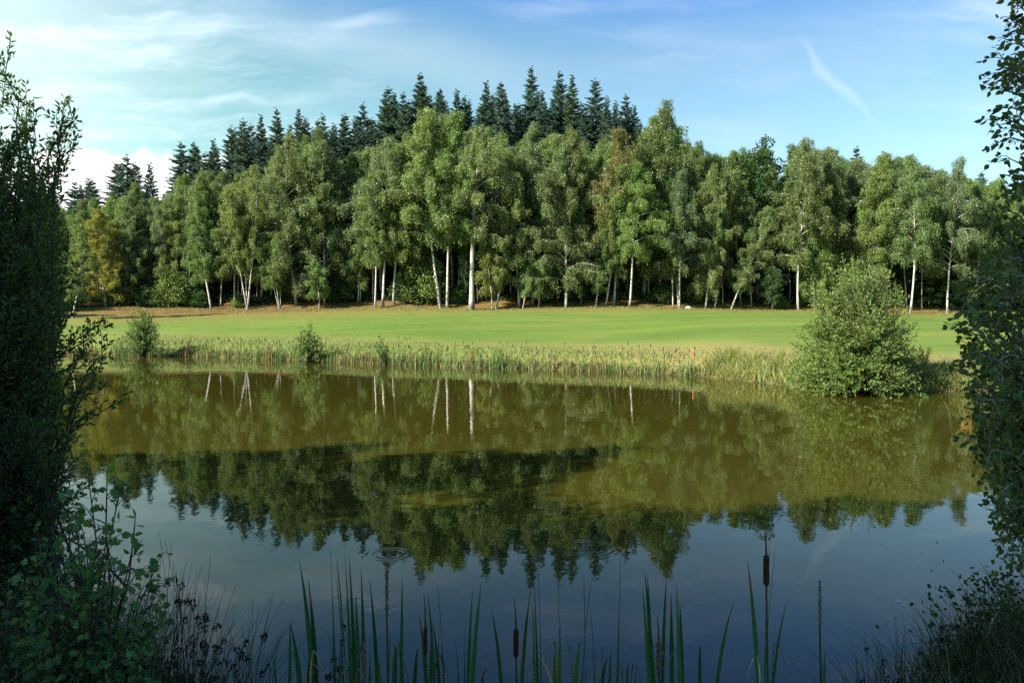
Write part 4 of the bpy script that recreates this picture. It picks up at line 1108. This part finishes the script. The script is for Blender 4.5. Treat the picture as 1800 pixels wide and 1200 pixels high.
# plants: depth, label, blades (tip x, tip y, x at the lower picture edge, width in photo pixels, brown tip), heads
PLANTS = [
 (4.1, 'cattail plant with two leaves spread in a narrow V, leftmost of the tall cattails', [(526, 985, 552, 7.5, 0), (541, 1016, 556, 6, 0), (508, 1090, 527, 5, 0), (512, 1145, 530, 5, 0)], []),
 (4.0, 'cattail leaves without head between the V-shaped plant and the tall leaf cluster', [(510, 1090, 505, 5, 0), (512, 1120, 530, 6, 0), (546, 1140, 536, 6, 0), (475, 1147, 486, 5, 0)], []),
 (3.9, 'tallest left cluster of long straight cattail leaves beside a shredded head', [(579, 945, 588, 7, 0), (591, 980, 609, 7, 0), (591, 1015, 604, 6, 0), (605, 961, 616, 6, 0), (613, 975, 623, 5.5, 0), (625, 1045, 628, 7, 0), (634, 993, 639, 7, 0), (600, 1140, 594, 6, 0)], [(640, 1126, 1205, 6, 'ragged', 1090)]),
 (4.2, 'pair of cattail leaves bending right next to the ragged brown stalk', [(649, 1013, 664, 6.5, 0), (651, 1130, 647, 6, 0), (662, 1150, 664, 5, 0), (686, 1108, 680, 5, 0)], []),
 (4.0, 'dead cattail stalk with a long ragged brown head, left of centre', [], [(680, 995, 1085, 4.5, 'ragged', 985)]),
 (4.3, 'single short cattail leaf standing free right of the ragged brown stalk', [(707, 1015, 703, 4.5, 0), (699, 1125, 709, 5, 0), (697, 1135, 691, 6, 0), (735, 1138, 725, 5, 0)], []),
 (4.0, 'cattail with a plump brown head hugged by leaves, left of two short headed ones', [(736, 1080, 752, 6, 0), (751, 1040, 765, 4, 0), (768, 1025, 782, 6, 0), (758, 1087, 775, 6.5, 0), (772, 1093, 768, 4, 0), (758, 1117, 755, 4, 0)], [(748, 1100, 1152, 6.5, 'plain', 1040)]),
 (4.1, 'two narrow cattail leaves leaning right between the headed cattails', [(831, 1033, 820, 6, 0), (847, 1020, 826, 6, 0), (818, 1090, 815, 4, 0), (798, 1110, 808, 5, 0), (860, 1178, 838, 5, 0)], []),
 (4.0, 'cattail with a lone smooth brown head, right of two short headed ones', [(862, 1066, 886, 5.5, 1), (934, 1032, 913, 5, 1)], [(907, 1104, 1155, 9.5, 'plain', 1050)]),
 (3.9, 'cattail with the tallest paired leaves in the middle of the front row', [(934, 935, 948, 6.5, 0), (945, 977, 953, 6, 0), (936, 1050, 941, 4, 0), (978, 925, 988, 6, 0), (925, 1110, 914, 5, 0)], []),
 (4.2, 'pale cattail leaves low in the middle beside an arched dry leaf', [(985, 1095, 984, 5.5, 0), (977, 1128, 975, 5, 0), (1021, 1127, 1010, 6, 0), (995, 1118, 1012, 5.5, 0)], []),
 (4.0, 'cattail with one leaf slanting right across a thinner upright one, right of the middle', [(1026, 1005, 1031, 4, 0), (1040, 1017, 1020, 6, 0), (1037, 1062, 1049, 6, 0), (1060, 1137, 1060, 5, 0), (1071, 1158, 1054, 4, 0), (1075, 1138, 1072, 5, 0)], []),
 (3.85, 'single very tall straight cattail leaf with a twisted tip, right of the middle', [(1092, 967, 1086, 7, 0), (1095, 1170, 1095, 4, 0), (1105, 1168, 1103, 4.5, 1), (1121, 1172, 1116, 3.5, 0)], []),
 (3.95, 'cattail with a shredded grey head among crowded dark leaves', [(1133, 1000, 1153, 7, 0), (1138, 1007, 1150, 5, 0), (1129, 1030, 1146, 6, 0), (1172, 1014, 1165, 5, 0), (1180, 1041, 1184, 6, 0), (1189, 1024, 1199, 6, 0), (1195, 1058, 1204, 5, 0)], [(1158, 1124, 1178, 7, 'ragged', 1082)]),
 (4.2, 'two separate slanting cattail leaves left of the tall headed cattail', [(1231, 1132, 1233, 4, 0), (1292, 1055, 1256, 6, 0)], []),
 (3.9, 'tallest headed cattail on the right, dark brown head above the other leaves', [(1314, 981, 1341, 6, 1), (1354, 945, 1346, 5, 0), (1365, 954, 1344, 5, 0), (1390, 1038, 1355, 6, 1)], [(1347, 974, 1029, 10.5, 'plain', 921)]),
 (4.0, 'dead thin cattail stalk standing alone right of the tall headed cattail', [(1453, 1142, 1451, 3.5, 0), (1448, 1170, 1449, 3.5, 0)], [(1441, 1022, 1098, 3.2, 'ragged', 1020)]),
]
for (Y, label, bl, heads) in PLANTS:
    xs = [b_[2] for b_ in bl] + [h_[0] for h_ in heads]
    bx = by_px(sum(xs) / len(xs), Y); by = Y
    o = empty('cattail_plant', (bx, by, -.05), label, 'cattail', 'cattails in the shallow water in front')
    org = np.array([bx, by, -.05])
    for (tx, ty, ex, wpx, bt) in bl:
        Yb = Y + rng.uniform(-.12, .12)
        gx_ = ex + (ex - tx) * .35
        k = 18; f = np.linspace(0, 1, k)[:, None]
        A = P(gx_, HOR + (EYE + .05) / Yb * F, Yb); B = P(ex, 1200, Yb); T = P(tx, ty, Yb + rng.uniform(-.06, .06))
        ctl = B * 1.0
        pts = bez(A, ctl + (ctl - (A + T) / 2) * .3, T, k)
        pts[:, 1] += .03 * np.sin(np.linspace(0, 3, k))
        tw0 = rng.uniform(-.3, .3); tw1 = tw0 + rng.choice([0.5, -0.5, 0.9, -.9, 1.9, -1.9])
        cl = CAT_G * math.exp(rng.normal(0, .18)) * (np.array([1.9, 1.6, 1.2]) if 'pale' in label else 1)  # the pale plant gets a lighter, yellower leaf colour
        bt = bt or rng.uniform() < .25
        ribbon(pts - org, max(wpx, 4.5) / F * Y * 1.3, tw0, tw1, cl, bool(bt)).build('leaf', M_BLADE, o)
    if len(bl) > 3:
        for q_ in range(2):
            b_ = bl[rng.integers(len(bl))]; x0 = b_[2] + rng.normal(0, 6); sg = rng.choice([-1, 1]); y1 = rng.uniform(1125, 1180)
            Yb = Y + rng.uniform(-.1, .1)
            arc = np.array([P(x0, HOR + (EYE + .05) / Yb * F, Yb), P(x0 + sg * 2, 1300, Yb), P(x0 + sg * 5, y1 + 30, Yb), P(x0 + sg * 9, y1, Yb), P(x0 + sg * 17, y1 + 8, Yb - .03), P(x0 + sg * 26, y1 + 34, Yb - .05), P(x0 + sg * 31, y1 + 66, Yb - .06)])
            ribbon(arc - org, .010, rng.uniform(0, .5), rng.uniform(.8, 1.6), np.array((.20, .165, .085)) * math.exp(rng.normal(0, .3))).build('leaf', M_BLADE, o)
    for (hx, hy0, hy1, hw, kd, stop) in heads:
        hp = P(hx, hy1, Y); ht = P(hx, hy0, Y); tp = P(hx - 3, stop, Y)
        mbs = MB(); gb = P(hx + 3, HOR + (EYE + .05) / Y * F, Y)
        tube(mbs, np.array([gb, (gb + hp) / 2 + np.array([.008, 0, 0]), hp]) - org, [.007, .006, .005], 6, (.085, .10, .035) if kd == 'plain' else (.11, .07, .04))
        s_ = mbs.build('stalk', M_BLADE, o)
        L = ht[2] - hp[2]; r_ = hw / F * Y * .5
        prof = [(0, r_ * .35), (L * .05, r_ * .85), (L * .12, r_), (L * .88, r_), (L * .96, r_ * .8), (L, r_ * .3)] if kd == 'plain' else [(0, r_ * .4), (L * .1, r_ * .9), (L * .3, r_ * .6), (L * .5, r_ * 1.15), (L * .7, r_ * .7), (L * .9, r_), (L, r_ * .3)]
        hm = head_tube(prof, (.050, .028, .016) if kd == 'plain' else (.13, .095, .065), 0 if kd == 'plain' else .22).build('seed_head', M_DRY, o)
        hm.location = tuple(hp - org)
        if kd != 'plain':
            fz = MB(); q_ = 160; zz = rng.uniform(0, L, q_); an = rng.uniform(0, 6.28, q_)
            pp = np.stack([np.cos(an) * r_ * .8, np.sin(an) * r_ * .8, zz], 1)
            leaves(fz, pp, np.stack([np.cos(an), np.sin(an), rng.normal(-.2, .6, q_)], 1), rng.uniform(.006, .018, q_), .004, jit(q_, (.22, .18, .14), .3, .05)); f_ = fz.build('fluff', M_DRY, hm, smooth=False)
        m3 = MB(); tube(m3, np.array([ht, (ht + tp) / 2 + np.array([.002, 0, 0]), tp]) - org, [.0055, .0035, .0012], 6, (.10, .075, .045)); m3.build('spike', M_BLADE, o)
# the arched dry leaf
A = P(1000, 1560, 4.1); arch = np.array([P(975, 1240, 4.1), P(972, 1205, 4.1), P(960, 1172, 4.1), P(950, 1152, 4.1), P(938, 1149, 4.1), P(925, 1153, 4.1), P(914, 1169, 4.1)])
arch = np.concatenate([[A], arch]); org = A.copy()
o = empty('dry_leaf', org, 'pale dry cattail leaf bent over in an arch low in the middle', 'leaf')
ribbon(arch - org, .013, .2, 1.2, (.42, .36, .24)).build('blade', M_BLADE, o)

# ------------------------------------------------------------------ rushes with dark seed clusters
def rush(px, Y, tips_px, label, n_extra, spread, seed_frac=.45, tint=(1, 1, 1)):
    bx = by_px(px, Y); z = max(tz(bx, Y), -.05); org = np.array([bx, Y, z])
    o = empty('rush_clump', org, label, 'rush', 'rush clumps of the near bank')
    st, sds = MB(), []
    allt = [(a, b) for a, b in tips_px]
    for i in range(n_extra):
        a, b = allt[rng.integers(len(tips_px))]
        allt.append((a + rng.normal(0, spread), b + abs(rng.normal(0, 55)) + 10))
    for (tx, ty) in allt:
        T = P(tx, ty, Y + rng.uniform(-.25, .25)); b = org + rng.normal(0, .07, 3) * np.array([1, 1, 0])
        c_ = b + (T - b) * np.array([.18, .5, .6])
        pts = bez(b, c_, T, 9) - org
        g = np.array(tint) * np.array((.055, .075, .030)) * math.exp(rng.normal(0, .25))
        if rng.uniform() < .16: g = np.array((.22, .18, .11))
        tube(st, pts, np.linspace(.0032, .0011, 9), 3, g)
        if rng.uniform() < seed_frac:
            f = rng.uniform(.72, .88); c0 = np.array([np.interp(f, np.linspace(0, 1, 9), pts[:, a]) for a in range(3)])
            q_ = 26; dv = norm(rng.normal(size=(q_, 3))); s_ = rng.uniform(.008, .015)
            sd_ = MB(); sds.append((sd_, c0)); leaves(sd_, dv * s_ * .6 * np.array([1, 1, 1.6]) + np.array([s_ * .5, 0, 0]), dv + np.array([0, 0, .4]), .017, .010, jit(q_, (.045, .028, .018), .25, .1))
    st.build('stems', M_BLADE, o); 
    for sd_, c0 in sds: sd_.build('seed_cluster', M_DRY, o, smooth=False).location = tuple(c0)
rush(300, 4.6, [(280, 935), (301, 955), (285, 960), (272, 985), (330, 980), (337, 990), (318, 1000), (345, 1000), (310, 1020), (260, 1040)], 'rush clump with dark seed clusters right of the young birch', 34, 26)
rush(345, 4.5, [(371, 975), (360, 1010), (398, 1025), (385, 1060), (412, 1065), (350, 1040), (335, 1060), (372, 1080)], 'rush clump fanning right beyond the first, left of the tall cattails', 30, 24)
rush(430, 4.4, [(455, 1075), (476, 1050), (499, 1053), (482, 1040), (440, 1090), (425, 1100), (400, 1100), (420, 1130), (515, 1090)], 'short rush clump just left of the V-shaped cattail', 26, 24)
rush(590, 4.4, [(610, 1050), (600, 1075), (575, 1105), (584, 1115), (550, 1150), (620, 1090), (640, 1080)], 'thin rush stems mixed in among the tall left cattail leaves', 12, 20, .6)
rush(380, 4.2, [(380, 1130), (350, 1120), (400, 1150), (430, 1160), (320, 1110), (300, 1130), (450, 1150), (365, 1105)], 'low tangled rushes at the lower picture edge left of the cattails', 40, 40, .5)
rush(1700, 5.3, [(1700, 1040), (1720, 1055), (1695, 1075), (1742, 1060), (1728, 1090), (1670, 1110), (1640, 1080), (1755, 1030)], 'tall rush clump below the near right birch', 36, 26)
rush(1640, 5.1, [(1610, 1115), (1600, 1145), (1640, 1105), (1655, 1090), (1665, 1125), (1612, 1100)], 'rush clump leaning left at the lower right', 24, 22)
rush(1560, 4.8, [(1520, 1110), (1540, 1128), (1508, 1150), (1495, 1160), (1560, 1150), (1580, 1160), (1545, 1125)], 'sparse rush stems bowing left over the water at the lower right', 10, 18, .5)
rush(1770, 5.0, [(1760, 1080), (1775, 1060), (1790, 1050), (1745, 1110), (1800, 1080), (1730, 1120)], 'dense rush clump at the right corner', 40, 30, .3)

# grasses covering the near bank
mb = MB()
n_ = 15000
x = rng.uniform(-9, 11, n_); y = rng.uniform(2.0, 12.5, n_)
dd = sdist(x, y); k = (dd > -.15) & (dd < 4) & ((x < -1.75) | (x > 2.6)) & (y > np.abs(x) * .8)
x, y, dd = x[k], y[k], dd[k]; n_ = len(x)
p = np.stack([x, y, np.maximum(terrain(x, y), -.05)], 1)
g1 = jit(n_, (.050, .072, .026), .25, .14); g2 = jit(n_, (.24, .19, .11), .25, .08)
hi = np.where((rng.uniform(0, 1, n_) < .22)[:, None], g2, g1)
cap = np.where(x < 0, .9, .62)
blades(mb, p, rng.uniform(.25, 1, n_) * cap, rng.uniform(.003, .008, n_), rng.uniform(.1, .8, n_), g1 * .6, hi, seg=4)
for (xa, xb, ya, yb, q_, hm) in ((1.9, 5.8, 3.6, 8.4, 6000, .66), (-4.6, -1.9, 3.6, 6.6, 5200, .85)):
    x = rng.uniform(xa, xb, q_); y = rng.uniform(ya, yb, q_); dd = sdist(x, y); k = (dd > -.12) & (dd < 2.2) & (np.abs(x) > .30 * y + .35)
    x, y = x[k], y[k]; q_ = len(x); p = np.stack([x, y, np.maximum(terrain(x, y), -.05)], 1)
    g1 = jit(q_, (.060, .095, .030), .28, .14); g2 = jit(q_, (.26, .21, .12), .25, .08)
    blades(mb, p, rng.uniform(.25, 1, q_) * hm, rng.uniform(.003, .007, q_), rng.uniform(.15, .9, q_), g1 * .6, np.where((rng.uniform(0, 1, q_) < (.5 if xa > 0 else .3))[:, None], g2, g1), seg=4)
o = mb.build('near_grass', M_BLADE); tag(o, kind='stuff'); o['label'] = 'tangled dry and green grass on the near bank'
# low leafy weeds in the corners
mb = MB()
for (cx, cy, n_, hh) in ((by_px(60, 5.2), 5.2, 1400, .55), (by_px(180, 4.8), 4.8, 1400, .5), (by_px(1790, 5.8), 5.8, 1600, .75), (by_px(20, 6.2), 6.2, 1500, .8)):
    pp = np.stack([rng.normal(cx, .38, n_), rng.normal(cy, .3, n_), np.zeros(n_)], 1)
    pp[:, 2] = np.maximum(terrain(pp[:, 0], pp[:, 1]), 0) + rng.uniform(0, 1, n_) ** 1.3 * hh
    pp = pp[sdist(pp[:, 0], pp[:, 1]) > .05]; n_ = len(pp)
    leaves(mb, pp, rng.normal(size=pp.shape) + np.array([0, 0, .2]), rng.uniform(.03, .06, n_), .03, jit(n_, (.05, .085, .03), .25, .12), .1)
o = mb.build('weeds', M_NEAR, smooth=False); o.color = (1, 1, 1, 1); tag(o, kind='stuff'); o['label'] = 'leafy weeds filling the corners of the near bank'
